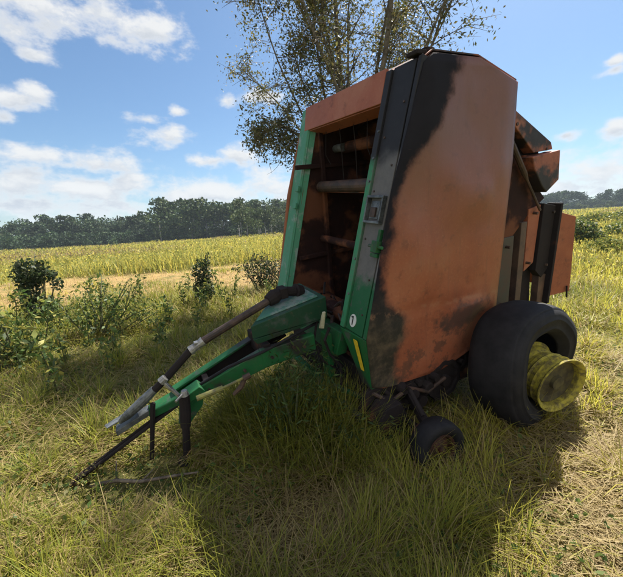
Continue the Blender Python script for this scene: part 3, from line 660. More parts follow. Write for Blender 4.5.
# --- bale chamber
inner = [(.0, .1), (-.01, .38), (.2, 1.27), (.44, 1.95), (.55, 2.0), (.9, 2.0), (1.28, 1.88), (1.30, 1.4), (1.27, .26), (1.08, .0), (.6, -.05)]
for (a, b) in ((-.318, -.312), (-1.322, -1.316)): G = Geo(); G.prism([(x + .05 if x < .5 else x, z) for x, z in inner], a, b); G.out('chamber_wall', M['inner'])
G = Geo(); G.prism([(1.24, .0), (1.28, .0), (1.30, 1.86), (1.26, 1.86)], -1.314, -.32); G.prism([(.1, .02), (1.1, -.06), (1.1, -.02), (.1, .06)], -1.314, -.32); G.out('chamber_back', M['inner'])
for (b, u, r, mt) in ((.44, 1.33, .05, 'shaft'), (.42, .84, .035, 'inner'), (.16, .33, .07, 'inner'), (.70, 1.66, .05, 'inner'), (.95, 1.80, .06, 'inner'), (1.12, 1.0, .06, 'inner'), (.95, .5, .06, 'inner')):
    G = Geo(); G.tube([(b, -1.31, u), (b, -1.29, u), (b, -1.28, u), (b, -.36, u), (b, -.35, u), (b, -.325, u)], [r * .4, r * .4, r, r, r * .4, r * .4], 16); G.out('roller', M[mt], bev=0)
G = Geo()   # ribs and plates on the far chamber wall, a sagging cross sheet and a round boss
G.box(.46, .50, -1.315, -1.27, .2, 1.9); G.box(.2, 1.2, -1.315, -1.28, 1.50, 1.54); G.box(.15, 1.2, -1.315, -1.28, .66, .70)
G.hexa([(.20, -1.31, .30), (.42, -1.31, .26), (.42, -.33, .20), (.20, -.33, .25), (.20, -1.31, .33), (.42, -1.31, .29), (.42, -.33, .23), (.20, -.33, .28)])
G.out('wall_rib', M['inner'], bev=.004)
for q in range(26):
    y0_ = rng.uniform(-1.28, -.38); p_ = Vector((rng.uniform(.02, .22), y0_, rng.uniform(.30, .40))); d_ = Vector((rng.normal(0, .05), rng.normal(0, .14), rng.normal(0, .05))); G = Geo(); G.tube([p_, p_ + d_ * .5 + Vector((0, 0, .02)), p_ + d_], rng.uniform(.006, .018), 5); G.out('charred_debris', M['burnt' if q % 3 else 'shaft'])
for q in range(5):
    G = Geo(); y0_ = -1.20 + q * .2; G.tube([(.5, y0_, 1.90), (.46 + .05 * math.sin(q), y0_ + .02, 1.6), (.5, y0_ + .03, 1.42 + .1 * math.cos(q * 2))], .004, 4); G.out('burnt_wire', M['burnt'])
G = Geo(); G.tube([(.64, -1.30, 1.66), (.64, -1.16, 1.66)], .035, 14); G.out('boss', M['grey'])
G = Geo(); G.hexa([(.44, -1.30, 1.28), (.80, -1.30, 1.24), (.80, -.34, 1.22), (.44, -.34, 1.27), (.44, -1.30, 1.30), (.80, -1.30, 1.26), (.80, -.34, 1.24), (.44, -.34, 1.29)]); G.out('sheared_plate', M['rustdark'])
# --- tailgate
G = Geo(); G.prism([(1.36, 1.74), (1.92, 1.48), (1.96, 1.42), (1.98, 1.15), (1.96, 1.02), (2.02, .5), (2.08, .06), (1.40, -.04)], -1.36, -.16)
tg = G.out('tailgate', M['burnt'], bev=.006, label='sooty tailgate at the rear')
G = Geo(); G.prism([(1.345, 1.80), (1.45, 1.745), (1.94, 1.52), (1.97, 1.465), (1.71, 1.45), (1.42, 1.66), (1.345, 1.70)], -.155, -.07); G.out('tailgate_arm', M['rustdark'], tg, bev=.006)
G = Geo(); G.prism([(1.62, 1.42), (1.99, 1.455), (2.03, 1.22), (1.87, 1.13), (1.79, 1.19), (1.66, 1.33)], -.13, -.02); G.box(1.7, 1.95, -1.3, -.131, 1.38, 1.44); G.out('rear_box', M['rustdark'], tg, bev=.008)
G = Geo(); G.prism([(1.345, 1.69), (1.44, 1.64), (1.60, 1.40), (2.02, 1.07), (1.80, .95), (1.62, .80), (1.44, .78), (1.345, .9)], -.15, -.11); G.out('cavity_shade_sheet', M['inner'], tg, bev=.004)  # dark sheet standing in for the shaded cavity behind the side panel
G = Geo(); G.prism([(1.345, .80), (1.62, .80), (1.64, .08), (1.345, .06)], -.155, -.10); G.out('upright', mat_simple('scorched_upright', (.075, .042, .032), (.055, .052, .042), 4, .6), tg, bev=.004)
G = Geo(); G.prism([(1.69, .90), (1.77, .90), (1.80, .06), (1.72, .06)], -.155, -.09); G.out('upright', mat_simple('tan_upright', (.12, .07, .05), (.06, .04, .032), 6, .6), tg, bev=.004)
G = Geo(); G.prism([(1.79, 1.0), (1.96, 1.02), (1.95, .50), (1.82, .44)], -.155, -.10); G.out('gusset', M['rust'], tg, bev=.004)
G = Geo(); G.prism([(1.97, 1.03), (2.16, .99), (2.16, .40), (2.08, .33), (1.97, .42)], -.155, -.08); G.out('charred_plate', M['burnt'], tg, bev=.004)
G = Geo(); G.prism([(2.06, .36), (2.22, .34), (2.28, .04), (2.08, .05)], -.155, -.09); G.out('foot_plate', mat_simple('tan_plate', (.15, .09, .06), (.07, .045, .035), 6, .6), tg, bev=.004)
G = Geo(); G.hexa([(2.205, -.12, .09), (2.53, -.05, .10), (2.53, -.03, .10), (2.205, -.10, .09), (2.12, -.12, .96), (2.43, -.05, .86), (2.43, -.03, .86), (2.12, -.10, .96)]); G.hexa([(2.53, -.90, .10), (2.545, -.90, .10), (2.545, -.052, .10), (2.53, -.052, .10), (2.43, -.90, .86), (2.445, -.90, .86), (2.445, -.052, .86), (2.43, -.052, .86)])
G.out('bent_rear_panel', M['rust'], tg, bev=.005)
G = Geo(); G.box(2.09, 2.43, -.92, -.80, .3, .5); G.box(2.165, 2.20, -.16, -.04, .05, 1.01); G.out('panel_support', M['burnt'], tg, bev=.004)
G = Geo()  # second uneven edges: twine arm and a torn strip hanging down
G.tube([(1.44, -.09, .78), (1.40, -.085, .6), (1.42, -.09, .5)], [.012, .01, .006], 6); G.tube([(2.46, -.03, .17), (2.47, -.02, .05)], .008, 6); G.out('hanging_wire', M['burnt'], tg)
G = Geo(); G.tube([(1.40, -.075, 1.56), (1.62, -.07, 1.30), (1.66, -.07, 1.25)], [.022, .022, .012], 10); G.tube([(1.66, -.07, 1.25), (1.90, -.07, .98)], .011, 8); G.out('hydraulic_ram', M['shaft'], tg)
for (hx, hz) in ((1.46, 1.66), (1.88, 1.47), (1.86, .96), (1.84, .52), (2.12, .94), (2.12, .45), (1.52, .72), (1.52, .2)): G = Geo(); G.tube([(hx, -.11, hz), (hx, -.062, hz)], .012, 8); G.out('bolt', M['shaft'], tg)
# --- chassis, axle, drive parts
G = Geo(); G.box(.15, 1.25, -1.40, -.10, -.20, -.07); G.box(.05, .25, -1.45, -.05, -.16, .02); G.box(.95, 1.10, -1.45, -.03, -.22, .08); G.out('chassis', M['burnt'], bev=.01)
G = Geo(); G.tube([(1.14, -1.75, -.16), (1.14, .30, -.08)], .05, 12); G.out('axle', M['burnt'])
def gear(x, y, z, r, th, name, mt='burnt', teeth=0):
    G = Geo(); n = 40; ring = lambda yy, k=1.: [(x + r * k * (1 + (.06 if teeth and (q // 2) % 2 else 0)) * math.cos(2 * PI * q / n), yy, z + r * k * (1 + (.06 if teeth and (q // 2) % 2 else 0)) * math.sin(2 * PI * q / n)) for q in range(n)]
    V = ring(y) + ring(y + th) + ring(y + th, .8) + ring(y + th - .015, .75) + ring(y + th - .015, .3) + ring(y + th + .02, .25)
    F = [tuple(range(n))] + [(k * n + i, k * n + (i + 1) % n, (k + 1) * n + (i + 1) % n, (k + 1) * n + i) for k in range(5) for i in range(n)] + [tuple(range(5 * n, 6 * n))]
    G.add(V, F); return G.out(name, M[mt], bev=0)
for (a_, b_, c_, r_, l_) in ((.34, .04, -.16, .07, .12), (.46, .02, -.30, .10, .10), (.22, .10, -.36, .055, .10), (.58, .02, -.12, .06, .12), (.08, .02, -.12, .06, .10)):
    G = Geo(); G.tube([(a_, b_ - .12, c_), (a_, b_ - .12 + l_ * .8, c_), (a_, b_ - .12 + l_ * .8, c_), (a_, b_ - .12 + l_ * 1.3, c_)], [r_, r_, r_ * .55, r_ * .5], 14); G.out('burnt_hub', M['burnt'])
G = Geo(); G.tube([(.0, -.03, -.05), (.12, .05, -.14), (.3, .04, -.1), (.5, .03, -.22), (.7, .02, -.18)], .016, 8); G.out('drive_chain', M['shaft'])
gear(.72, -.05, -.22, .17, .06, 'chain_sprocket', 'burnt', 1); gear(.44, -.05, -.13, .10, .05, 'chain_sprocket', 'burnt', 1); gear(.92, -.06, -.12, .08, .05, 'chain_sprocket', 'burnt')
G = Geo(); G.prism([(.42, .0), (.60, -.04), (.66, -.20), (.58, -.36), (.44, -.38), (.36, -.24)], -.10, -.04); G.tube([(.52, -.04, -.2), (.52, .04, -.2)], [.06, .05], 12); G.beam((.36, -.02, -.30), (.92, -.03, -.22), .03, .05); G.out('gear_case', M['burnt'], bev=.01)
G = Geo(); G.prism([(.50, .0), (1.25, .0), (1.25, -.50), (.56, -.46)], -.34, -.18); G.out('dark_fill_sheet', M['inner'], bev=.005)  # dark sheet added to black out the bright gap under the side panel
# --- pickup: tined drum, end shields, gauge wheel
G = Geo(); G.lathe([(.0, -1.42), (.15, -1.42), (.15, -.06), (0, -.06)], (.16, 0, -.24), 24); pk = G.out('pickup', M['burnt'], smooth=False, label='charred pickup drum under the front')
for k in range(14):
    for a in (-2.6, -1.5, 2.7, -.6, 3.6):
        G = Geo(); y = -1.36 + k * .095; G.tube([(.16 + .14 * math.cos(a), y, -.24 + .14 * math.sin(a)), (.16 + .21 * math.cos(a), y, -.24 + .21 * math.sin(a)), (.16 + .25 * math.cos(a + .25), y, -.24 + .25 * math.sin(a + .25))], .004, 4); G.out('tine', M['shaft'], pk)
G = Geo(); G.prism([(-.10, -.16), (-.04, -.04), (.10, .0), (.25, -.02), (.36, -.12), (.38, -.24), (.30, -.37), (.17, -.46), (.03, -.45), (-.08, -.34)], -.05, -.01); G.prism([(-.07, -.20), (.02, -.10), (.14, -.10), (.20, -.22), (.14, -.36), (.02, -.40), (-.06, -.32)], .0, .14)
G.tube([(.15, -.02, -.20), (.15, .03, -.20)], [.07, .05], 14); G.tube([(.26, -.02, -.10), (.26, .06, -.10)], [.05, .03], 10); G.tube([(.02, -.01, -.25), (.12, .02, -.34), (.24, .01, -.33)], .014, 8); G.tube([(.10, .0, -.06), (.22, .03, -.2), (.30, .01, -.3)], .018, 8)
G.out('end_shield', M['burnt'], pk, bev=.006)
G = Geo(); G.beam((.34, -.03, -.16), (.22, .30, -.22), .05, .06); G.beam((.20, .02, -.28), (.20, .36, -.27), .04, .04); G.tube([(.30, 0, -.1), (.24, .12, -.05), (.22, .26, -.16)], .016, 8); G.out('gauge_wheel_arm', M['burnt'], pk, bev=.005)
def wheel_at(name, c, rot, tyre_prof, rim_prof, rimmat, tyremat='tyre', squash=None, hubr=.05, label=None, rim_off=(0, 0, 0), hubmat='hub', rim_rot=None):
    G = Geo(); G.lathe([(0, -.17), (hubr * 3.9, -.15), (hubr * 3.9, -.12), (hubr, -.10), (hubr, .05), (hubr * .6, .07), (0, .07)], (0, 0, 0), 20); w_ = bpart(name, G.V, G.F, M[hubmat], None, at_=c, rot=rot, label=label)  # wide back disc added as dark filling behind the tyre hole
    G = Geo(); G.lathe(tyre_prof, (0, 0, 0), 72, True, squash); t = bpart('tyre', G.V, G.F, M[tyremat], w_, smooth=True); t.location = (0, 0, 0)
    G = Geo(); G.lathe(rim_prof, (0, 0, 0), 56, False); r = bpart('rim', G.V, G.F, M[rimmat], w_, smooth=True); r.location = rim_off
    if rim_rot: r.rotation_euler = rim_rot
    m = r.modifiers.new('thick', 'SOLIDIFY'); m.thickness = .008; m2 = r.modifiers.new('e', 'EDGE_SPLIT'); m2.split_angle = .6
    return w_, t, r
gt = [(.105, -.05), (.12, -.065), (.15, -.07), (.175, -.055), (.182, 0), (.175, .055), (.15, .07), (.12, .065), (.105, .05), (.10, .04), (.10, -.04)]
wheel_at('gauge_wheel', (.185, .41, -.272), (.12, 0, .10), gt, [(.104, .05), (.095, .045), (.09, 0), (.085, .005), (.03, .03), (0.001, .03)], 'hub', hubr=.02, label='small black gauge wheel with rusty hub beside the pickup')
# big near wheel: tyre slumped off its yellow rim
TR = [(.27, -.13), (.285, -.165), (.34, -.185), (.41, -.185), (.455, -.165), (.475, -.12), (.482, -.08), (.485, -.03), (.485, .03), (.482, .08), (.475, .12), (.466, .148), (.455, .160), (.449, .159), (.446, .170), (.41, .184), (.385, .187), (.382, .191), (.374, .191), (.371, .187), (.34, .185), (.318, .178), (.314, .181), (.306, .179), (.302, .172), (.285, .162), (.27, .13),
      (.262, .125), (.262, .105), (.29, .13), (.35, .155), (.43, .14), (.45, 0), (.43, -.14), (.35, -.155), (.29, -.13), (.262, -.105), (.262, -.125)]
def sq(x, z, y):
    r = math.hypot(x, z); a = math.atan2(z, x)
    y2 = y + .02 * math.sin(2 * a + .5) * (r / .48) + .006 * math.sin(5 * a)
    k = 1 + .010 * math.sin(3 * a + 1) + .004 * math.sin(7 * a); z2 = z * k; lim = -.37
    if z2 < lim: z2 = lim + (z2 - lim) * .45; y2 *= 1.0 + .5 * (lim - z * k)
    return x * k * 1.03, z2, y2
RIM = [(.19, -.15), (.215, -.145), (.215, -.135), (.19, -.13), (.186, -.08), (.170, -.06), (.170, -.02), (.187, .0), (.196, .012), (.186, .024), (.186, .060), (.202, .066), (.186, .074), (.188, .115), (.208, .125), (.216, .138), (.214, .146), (.200, .140), (.182, .12), (.178, -.02), (.10, -.04), (.04, -.03), (.001, -.03)]
G = Geo(); G.lathe([(.0, .04), (.05, .04), (.055, .015), (.13, .0), (.175, .012), (.175, .0), (.0, -.01)], (0, 0, 0), 40)
HUBSHADE = G
WHEEL = wheel_at('wheel', (1.25, .29, -.10), (.10, 0, -.08), TR, RIM, 'yellow', squash=sq, hubr=.07, label='near wheel with soot-black tyre slipped off its yellow rim', rim_off=(.03, .145, -.08), hubmat='burnt', rim_rot=(-.12, 0, .30))
wheel_at('wheel', (1.14, -1.80, -.22), (0, 0, 0), [(r * 1.17, y) for r, y in TR], [(r * 1.35, -y) for r, y in RIM], 'yellow', hubr=.07, label='far wheel hidden behind the baler', hubmat='burnt')
o = bpart('hub_shade_disc', HUBSHADE.V, HUBSHADE.F, mat_simple('hub_shade_tone', (.10, .085, .03), (.035, .028, .018), 14, .8), WHEEL[0]); o.location = Vector(WHEEL[2].location) + Vector((-.02, .07, -.005)); o.rotation_euler = WHEEL[2].rotation_euler  # dark disc added in the rim, its shaded inside put into the colour
# --- tongue
G = Geo(); G.hexa([(-.66, -.45, .405), (-.28, -.90, .40), (-.06, -.90, .40), (-.06, -.45, .40), (-.66, -.45, .50), (-.28, -.90, .545), (-.06, -.90, .57), (-.06, -.45, .57)])
G.hexa([(-.63, -.46, .35), (-.28, -.88, .36), (-.10, -.88, .39), (-.10, -.46, .39), (-.66, -.455, .398), (-.28, -.895, .398), (-.065, -.895, .398), (-.065, -.455, .398)])
tb = G.out('gearbox_cover', mat_green('cover_paint', (.010, .050, .026), (.05, .07, .06), .50, .50), bev=.006, label='flat green cover over the gearbox at the tongue root')
G = Geo(); G.hexa([(-.61, -.49, .507), (-.30, -.87, .542), (-.10, -.87, .567), (-.10, -.49, .568), (-.60, -.50, .520), (-.30, -.86, .556), (-.11, -.86, .580), (-.11, -.50, .581)]); G.out('cover_plate', mat_green('plate_paint', (.05, .15, .11), (.17, .21, .20), .48, .58), tb, bev=.006)
tongue = Geo().hexa([(-1.42, -.70, -.03), (-1.08, -.75, .02), (-1.08, -.60, .02), (-1.40, -.62, -.04), (-1.40, -.70, .03), (-1.06, -.75, .095), (-1.06, -.60, .095), (-1.38, -.62, .02)]).out('tongue', M['green'], bev=.008, label='green A-shaped tongue sloping down to the grass')
G = Geo(); G.beam((-.20, -.44, .25), (-.62, -.46, .235), .06, .13, .14); G.beam((-.60, -.46, .235), (-1.14, -.58, .05), .06, .14, .09); G.out('tongue_beam', M['green'], tongue, bev=.008)
G = Geo(); G.beam((-.30, -.80, .345), (-1.22, -.70, .085), .07, .016); G.out('tongue_beam', M['green'], tongue, bev=.003)
G = Geo(); G.beam((-.30, -.81, .275), (-1.22, -.71, .015), .02, .13); G.beam((-.30, -.79, .20), (-1.2, -.69, -.06), .07, .014); G.out('beam_web', M['burnt'], tongue, bev=.003)
G = Geo(); G.beam((-.58, -.80, .26), (-.56, -.46, .26), .05, .14); G.out('cross_member', M['burnt'], tongue, bev=.004); G = Geo(); G.beam((-1.0, -.74, .10), (-1.0, -.56, .10), .04, .07); G.out('cross_member', M['burnt'], tongue, bev=.004)
for (hx, hy, hz) in ((-.30, -.402, .25), (-.38, -.402, .27), (-.55, -.42, .24), (-.75, -.45, .19), (-1.0, -.515, .10), (-1.08, -.53, .08)): G = Geo(); G.tube([(hx, hy - .02, hz), (hx, hy + .012, hz)], .011, 6); G.out('bolt', M['shaft'], tongue)
G = Geo(); G.tube([(-.12, -.50, .36), (-.35, -.42, .36), (-.6, -.43, .30), (-.85, -.50, .23), (-1.05, -.55, .14), (-1.2, -.58, .08)], .011, 8); G.out('hydraulic_hose', M['tyre'], tongue)
G = Geo(); G.prism([(-1.02, .14), (-1.10, .14), (-1.20, .06), (-1.24, -.10), (-1.16, -.12), (-1.06, -.02)], -.57, -.545); G.prism([(-1.06, .16), (-1.16, .12), (-1.14, .07), (-1.02, .10)], -.60, -.49); G.out('gusset', M['green'], tongue, bev=.005)
# driveline
G = Geo(); G.tube([(-.44, -.62, .59), (-.70, -.62, .505), (-.97, -.62, .415)], [.029, .027, .028], 12)
pto = G.out('driveline', M['shaft'], label='brown rusty drive shaft lying above the tongue')
G = Geo(); G.tube([(-.16, -.66, .58), (-.22, -.65, .60)], [.05, .06], 12); G.tube([(-.22, -.65, .60), (-.31, -.64, .62)], [.035, .04], 12); G.box(-.36, -.30, -.69, -.59, .58, .66); G.tube([(-.34, -.64, .62), (-.40, -.63, .605), (-.46, -.62, .585)], [.04, .058, .045], 12); G.out('yoke', M['burnt'], pto, bev=.005)
G = Geo(); G.tube([(-.96, -.62, .42), (-1.0, -.62, .40), (-1.06, -.62, .375)], [.036, .027, .034], 10); G.box(-1.025, -.995, -.64, -.60, .37, .43); G.out('universal_joint', M['pale'], pto, bev=.004)
G = Geo(); G.tube([(-1.06, -.62, .375), (-1.25, -.62, .225), (-1.34, -.63, .16)], .026, 12); G.out('inner_shaft', M['burnt'], pto)
G = Geo(); G.tube([(-1.245, -.585, .255), (-1.28, -.585, .232)], [.026, .03], 12); G.beam((-1.27, -.58, .24), (-1.18, -.52, .10), .02, .02); G.out('shaft_clip', M['pale'], pto, bev=.003)
G = Geo(); G.tube([(-1.33, -.63, .17), (-1.42, -.64, .105), (-1.53, -.65, .035), (-1.58, -.66, .0)], [.028, .034, .030, .014], 14); G.out('shaft_guard', M['grey'], pto)
G = Geo(); G.hexa([(-1.68, -.72, -.03), (-1.45, -.76, .02), (-1.43, -.68, .03), (-1.66, -.66, -.02), (-1.68, -.72, -.02), (-1.45, -.76, .032), (-1.43, -.68, .042), (-1.66, -.66, -.01)]); G.hexa([(-1.62, -.74, -.10), (-1.40, -.74, -.03), (-1.40, -.66, -.03), (-1.62, -.66, -.10), (-1.62, -.74, -.06), (-1.40, -.74, .01), (-1.40, -.66, .01), (-1.62, -.66, -.06)])
G.out('hitch_plate', M['grey'], tongue, bev=.004)
for dy in (-.02, .02): G = Geo(); G.tube([(-1.22, -.64 + dy, .0), (-1.45, -.65 + dy, -.10), (-1.92, -.67 + dy * .8, -.315)], .0125, 8); G.out('hitch_rod', M['burnt'], tongue)
G = Geo(); G.tube([(-1.90, -.71, -.32), (-1.90, -.63, -.32)], .02, 8); G.tube([(-1.86, -.67, -.29), (-1.95, -.67, -.34), (-1.97, -.67, -.41)], [.02, .02, .012], 8); G.tube([(-1.84, -.63, -.30), (-1.86, -.63, -.38)], .012, 8)
G.out('drawbar_eye', M['shaft'], tongue)
G = Geo(); G.tube([(-1.165, -.47, .15), (-1.18, -.47, .03), (-1.20, -.47, -.08)], [.034, .036, .034], 12); G.tube([(-1.20, -.47, -.08), (-1.245, -.47, -.36)], .025, 10); G.tube([(-1.245, -.47, -.345), (-1.25, -.47, -.37)], .06, 12); G.beam((-1.18, -.55, .03), (-1.18, -.47, .03), .05, .05)
jk = G.out('jack_stand', M['burnt'], label='black parking jack under the tongue'); G = Geo(); G.tube([(-1.16, -.47, .151), (-1.158, -.47, .185)], [.03, .018], 12); G.tube([(-1.158, -.47, .17), (-1.22, -.40, .17)], .008, 6); G.out('jack_top', M['pale'], jk)
G = Geo(); G.tube([(-1.36, -.60, .09), (-1.46, -.60, -.33)], [.017, .014], 8); G.out('safety_prop', M['burnt'], tongue)
G = Geo(); G.tube([(-1.10, -.36, .165), (-.93, -.36, .175)], .018, 10); G.tube([(-.93, -.36, .175), (-.78, -.36, .195)], .009, 8); hc = G.out('hydraulic_cylinder', M['hose']); G = Geo(); G.tube([(-.79, -.36, .19), (-.74, -.36, .20)], .02, 8); G.tube([(-.77, -.37, .195), (-.81, -.37, .13), (-.87, -.37, .09)], [.018, .02, .012], 8); G.out('clevis', M['shaft'], hc)
# green feeder guards below the opening and a hydraulic hose sagging along the post
G = Geo(); G.hexa([(-.08, -1.2, .12), (.02, -1.2, .12), (.02, -.33, .12), (-.08, -.33, .12), (-.02, -1.2, .30), (.05, -1.2, .30), (.05, -.33, .30), (-.02, -.33, .30)]); G.beam((-.10, -.42, -.08), (-.10, -.42, .30), .09, .05, up=(1, 0, 0)); G.beam((-.12, -1.1, -.19), (-.12, .0, -.19), .05, .04)
G.beam((-.14, -.30, -.10), (.06, -.02, -.16), .03, .035); G.out('feeder_guard', M['green'], bev=.006)
G = Geo(); G.tube([(-.10, -.36, .36), (-.16, -.34, .28), (-.13, -.33, .16), (-.06, -.30, .05), (-.10, -.25, -.08)], .012, 8); G.tube([(-.12, -.5, .40), (-.2, -.44, .25), (-.16, -.40, .08), (-.05, -.36, -.02)], .010, 8); G.out('hydraulic_hose', M['burnt'])
G = Geo(); G.hexa([(-.17, -.40, .36), (-.15, -.38, .36), (-.15, -.35, .37), (-.17, -.37, .37), (-.15, -.36, .50), (-.13, -.36, .50), (-.13, -.34, .50), (-.15, -.34, .50)]); G.out('torn_tab', mat_simple('pale_tab', (.30, .28, .18), (.5, .48, .36), 10, .6), bev=.003)
# dry stick lying on the grass in front of the hitch
st0 = Vector((-1.42, 1.80, 0)); so_ = [Vector((0, 0, .10)), Vector((.16, .01, .12)), Vector((.33, -.02, .13)), Vector((.50, .0, .14)), Vector((.68, -.01, .17))]
G = Geo(); G.tube(so_, [.010, .012, .010, .009, .005], 6); G.tube([so_[2], so_[2] + Vector((.05, .07, .03))], [.006, .003], 5); G.tube([so_[1], so_[1] + Vector((-.05, .10, .06))], [.006, .003], 5)
o = bpart('fallen_stick', G.V, G.F, M['stick'], smooth=True); o.parent = None; o.location = (-1.42, 1.79, float(terrain(-1.1, 1.79))); tag(o, 'thin weathered stick lying on the sunlit grass just in front of the hitch', 'stick')
# rank weeds growing up through the tongue
def wl(b, y): p = LP + LB * b + LN * y; return p.x, p.y
for (b, y, nm, lb_, s) in ((-.45, -.30, 'tongue_weeds', 'dark leafy weeds growing up beside the root of the tongue', 1.75), (-.95, -.95, 'tongue_weeds', 'low leafy weeds on the far side of the tongue', .7), (-.15, .02, 'tongue_weeds', 'dark weeds in front of the foot of the near post', .75)):
    x, y_ = wl(b, y); bush(nm, lb_, 'weeds', x, y_, [(0, 0, .22 * s, .22, .2, .26 * s), (.2, .08, .2 * s, .2, .18, .22 * s), (-.18, -.05, .16 * s, .18, .16, .18 * s)], int(900 * s), .055, [(.05, .09, .02), (.07, .11, .03), (.035, .06, .02)], 3, aspect=.22)

# ------------------------------------------------------------------ thin summer haze in the air over the fields
hm = bpy.data.materials.new('haze_air'); hm.use_nodes = True; hn = hm.node_tree; hn.nodes.remove(hn.nodes['Principled BSDF'])
pv = hn.nodes.new('ShaderNodeVolumePrincipled'); pv.inputs['Density'].default_value = .00038; pv.inputs['Color'].default_value = (.72, .86, 1, 1); hn.links.new(pv.outputs[0], hn.nodes['Material Output'].inputs['Volume'])
hb = bmesh.new(); bmesh.ops.create_cube(hb, size=1); zlo = float(Z.min()) - 1; ztop = 46.
for v_ in hb.verts: v_.co = Vector((v_.co.x * 3100, v_.co.y * 3100, zlo if v_.co.z < 0 else ztop))
hme = bpy.data.meshes.new('haze'); hb.to_mesh(hme); hme.materials.append(hm); tag(link(bpy.data.objects.new('haze', hme)), 'thin pale haze hanging over the far fields and woods', 'haze', kind='stuff')

# ------------------------------------------------------------------ sky, sun
def px_dir(x, y):
    d = rt * ((x - 311.5) / FPX) - upv * ((y - 288.5) / FPX) + fw; d.normalize(); return math.atan2(d.x, d.y), math.asin(d.z)
SUN_AZ, SUN_EL = math.radians(30), math.radians(55)
w = bpy.data.worlds.new('World'); SC.world = w; w.use_nodes = True; nt = w.node_tree
class WT(NT):
    def __init__(s): s.t = nt; s.n = nt.nodes; s.l = nt.links
W = WT()
for n_ in list(nt.nodes): nt.nodes.remove(n_)
sky = W.new('ShaderNodeTexSky', sky_type='NISHITA'); sky.sun_disc = False; sky.sun_elevation = SUN_EL; sky.sun_rotation = SUN_AZ
sky.air_density = 1.0; sky.dust_density = .9; sky.ozone_density = 4.0
g = W.new('ShaderNodeTexCoord').outputs['Generated']; gx, gy, gz = W.sep(g)
az = W.math('ARCTAN2', gx, gy); el = W.math('ARCSINE', gz)
cmb = W.new('ShaderNodeCombineXYZ'); W.l.new(az, cmb.inputs[0]); W.l.new(el, cmb.inputs[1]); P2 = cmb.outputs[0]
blobs = [  # centre px, half-size px  -> clouds fixed in the sky
    (20, -2, 95, 26), (105, 14, 62, 26), (150, 33, 34, 20), (-60, 0, 90, 40), (32, 57, 17, 8), (12, 98, 36, 11), (38, 93, 22, 12), (3, 117, 14, 7), (148, 120, 22, 7), (168, 134, 26, 15), (178, 112, 11, 6),
    (230, 100, 14, 9), (212, 161, 26, 8), (238, 157, 22, 10), (262, 97, 30, 7),
    (40, 155, 60, 15), (95, 165, 60, 12), (20, 180, 75, 22), (110, 188, 90, 20), (200, 196, 90, 16), (60, 205, 120, 16), (-60, 175, 80, 40), (280, 190, 70, 22),
    (616, 70, 18, 7), (615, 61, 10, 5), (565, 135, 20, 6), (617, 127, 20, 9), (600, 170, 60, 22), (560, 188, 60, 16), (650, 160, 50, 30), (660, 60, 40, 20), (300, -120, 90, 26), (520, -90, 60, 20), (760, 90, 90, 40), (-200, 120, 90, 60)]
dmin = None; cel = None
nz = W.new('ShaderNodeTexNoise'); nz.inputs['Scale'].default_value = 9; nz.inputs['Detail'].default_value = 9; nz.inputs['Roughness'].default_value = .62
st_ = W.new('ShaderNodeVectorMath', operation='MULTIPLY'); W.l.new(P2, st_.inputs[0]); st_.inputs[1].default_value = (1, 1.7, 1); W.l.new(st_.outputs[0], nz.inputs['Vector'])
of_ = W.new('ShaderNodeVectorMath', operation='ADD'); W.l.new(st_.outputs[0], of_.inputs[0]); of_.inputs[1].default_value = (.015, .05, 0)
nz2 = W.new('ShaderNodeTexNoise'); nz2.inputs['Scale'].default_value = 9; nz2.inputs['Detail'].default_value = 6; nz2.inputs['Roughness'].default_value = .55; W.l.new(of_.outputs[0], nz2.inputs['Vector'])
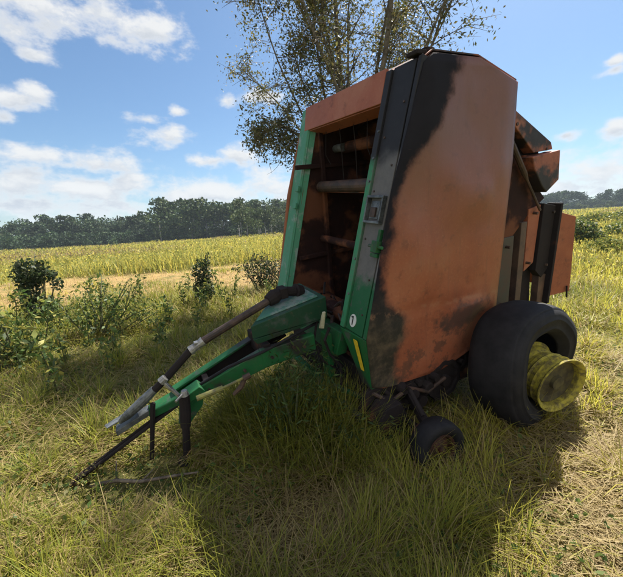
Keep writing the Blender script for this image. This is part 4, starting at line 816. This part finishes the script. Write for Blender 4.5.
def field(P, lift):
    best = None
    for (bx, by, hx, hy) in blobs:
        a0, e0 = px_dir(bx, by); a1, e1 = px_dir(bx + hx, by); a2, e2 = px_dir(bx, by + hy)
        ra = max(.02, math.hypot(a1 - a0, e1 - e0)) * 1.25; re = max(.012, abs(e2 - e0)) * 1.25
        s = W.new('ShaderNodeVectorMath', operation='SUBTRACT'); W.l.new(P, s.inputs[0]); s.inputs[1].default_value = (a0, e0 - lift * re, 0)
        q = W.new('ShaderNodeVectorMath', operation='MULTIPLY'); W.l.new(s.outputs[0], q.inputs[0]); q.inputs[1].default_value = (1 / ra, 1 / re, 0)
        L = W.new('ShaderNodeVectorMath', operation='LENGTH'); W.l.new(q.outputs[0], L.inputs[0])
        best = L.outputs['Value'] if best is None else W.math('SMOOTH_MIN', best, L.outputs['Value'], .25)
    return W.math('SUBTRACT', 1., best)
fA = field(P2, 0.); fB = field(P2, .75)
nn = W.math('MULTIPLY', W.math('SUBTRACT', nz.outputs['Fac'], .52), 3.4)
dens = W.math('ADD', fA, nn); mask = W.ss(dens, -.06, .80)
gaps = W.math('SUBTRACT', nz.outputs['Fac'], nz2.outputs['Fac'])
body = W.math('ADD', W.math('MULTIPLY', gaps, 1.6), W.math('MULTIPLY', fB, -.75))
shade = W.ss(body, -.75, .05)
thick = W.ss(dens, .35, 1.0)
shade = W.math('MAXIMUM', shade, W.math('SUBTRACT', 1., thick))
ccol = W.mix(shade, (3.7, 4.1, 4.7), (6.0, 6.1, 6.2))
# unseen bright cloud bank behind the camera, added to lift the shaded sides
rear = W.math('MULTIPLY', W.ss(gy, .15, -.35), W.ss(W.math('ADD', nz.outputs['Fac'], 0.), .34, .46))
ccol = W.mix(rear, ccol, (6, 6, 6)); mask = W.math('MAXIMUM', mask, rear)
skyc = W.mix(1., sky.outputs[0], (.76, .90, .95), 'MULTIPLY')
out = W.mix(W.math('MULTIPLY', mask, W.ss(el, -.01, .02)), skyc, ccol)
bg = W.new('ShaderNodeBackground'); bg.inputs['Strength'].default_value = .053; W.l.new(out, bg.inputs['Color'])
wo = W.new('ShaderNodeOutputWorld'); W.l.new(bg.outputs[0], wo.inputs[0])
sl = bpy.data.lights.new('sun', 'SUN'); sl.energy = 5.0; sl.angle = math.radians(.5); sl.color = (1, .94, .84)
so = link(bpy.data.objects.new('sun', sl)); sd = Vector((math.sin(SUN_AZ) * math.cos(SUN_EL), math.cos(SUN_AZ) * math.cos(SUN_EL), math.sin(SUN_EL)))
so.rotation_euler = sd.to_track_quat('Z', 'Y').to_euler(); so.location = (5, 5, 12)
SC.view_settings.view_transform = 'Standard'; SC.view_settings.look = 'None'; SC.view_settings.gamma = 1; SC.view_settings.exposure = 1.45
SC.view_settings.use_curve_mapping = False
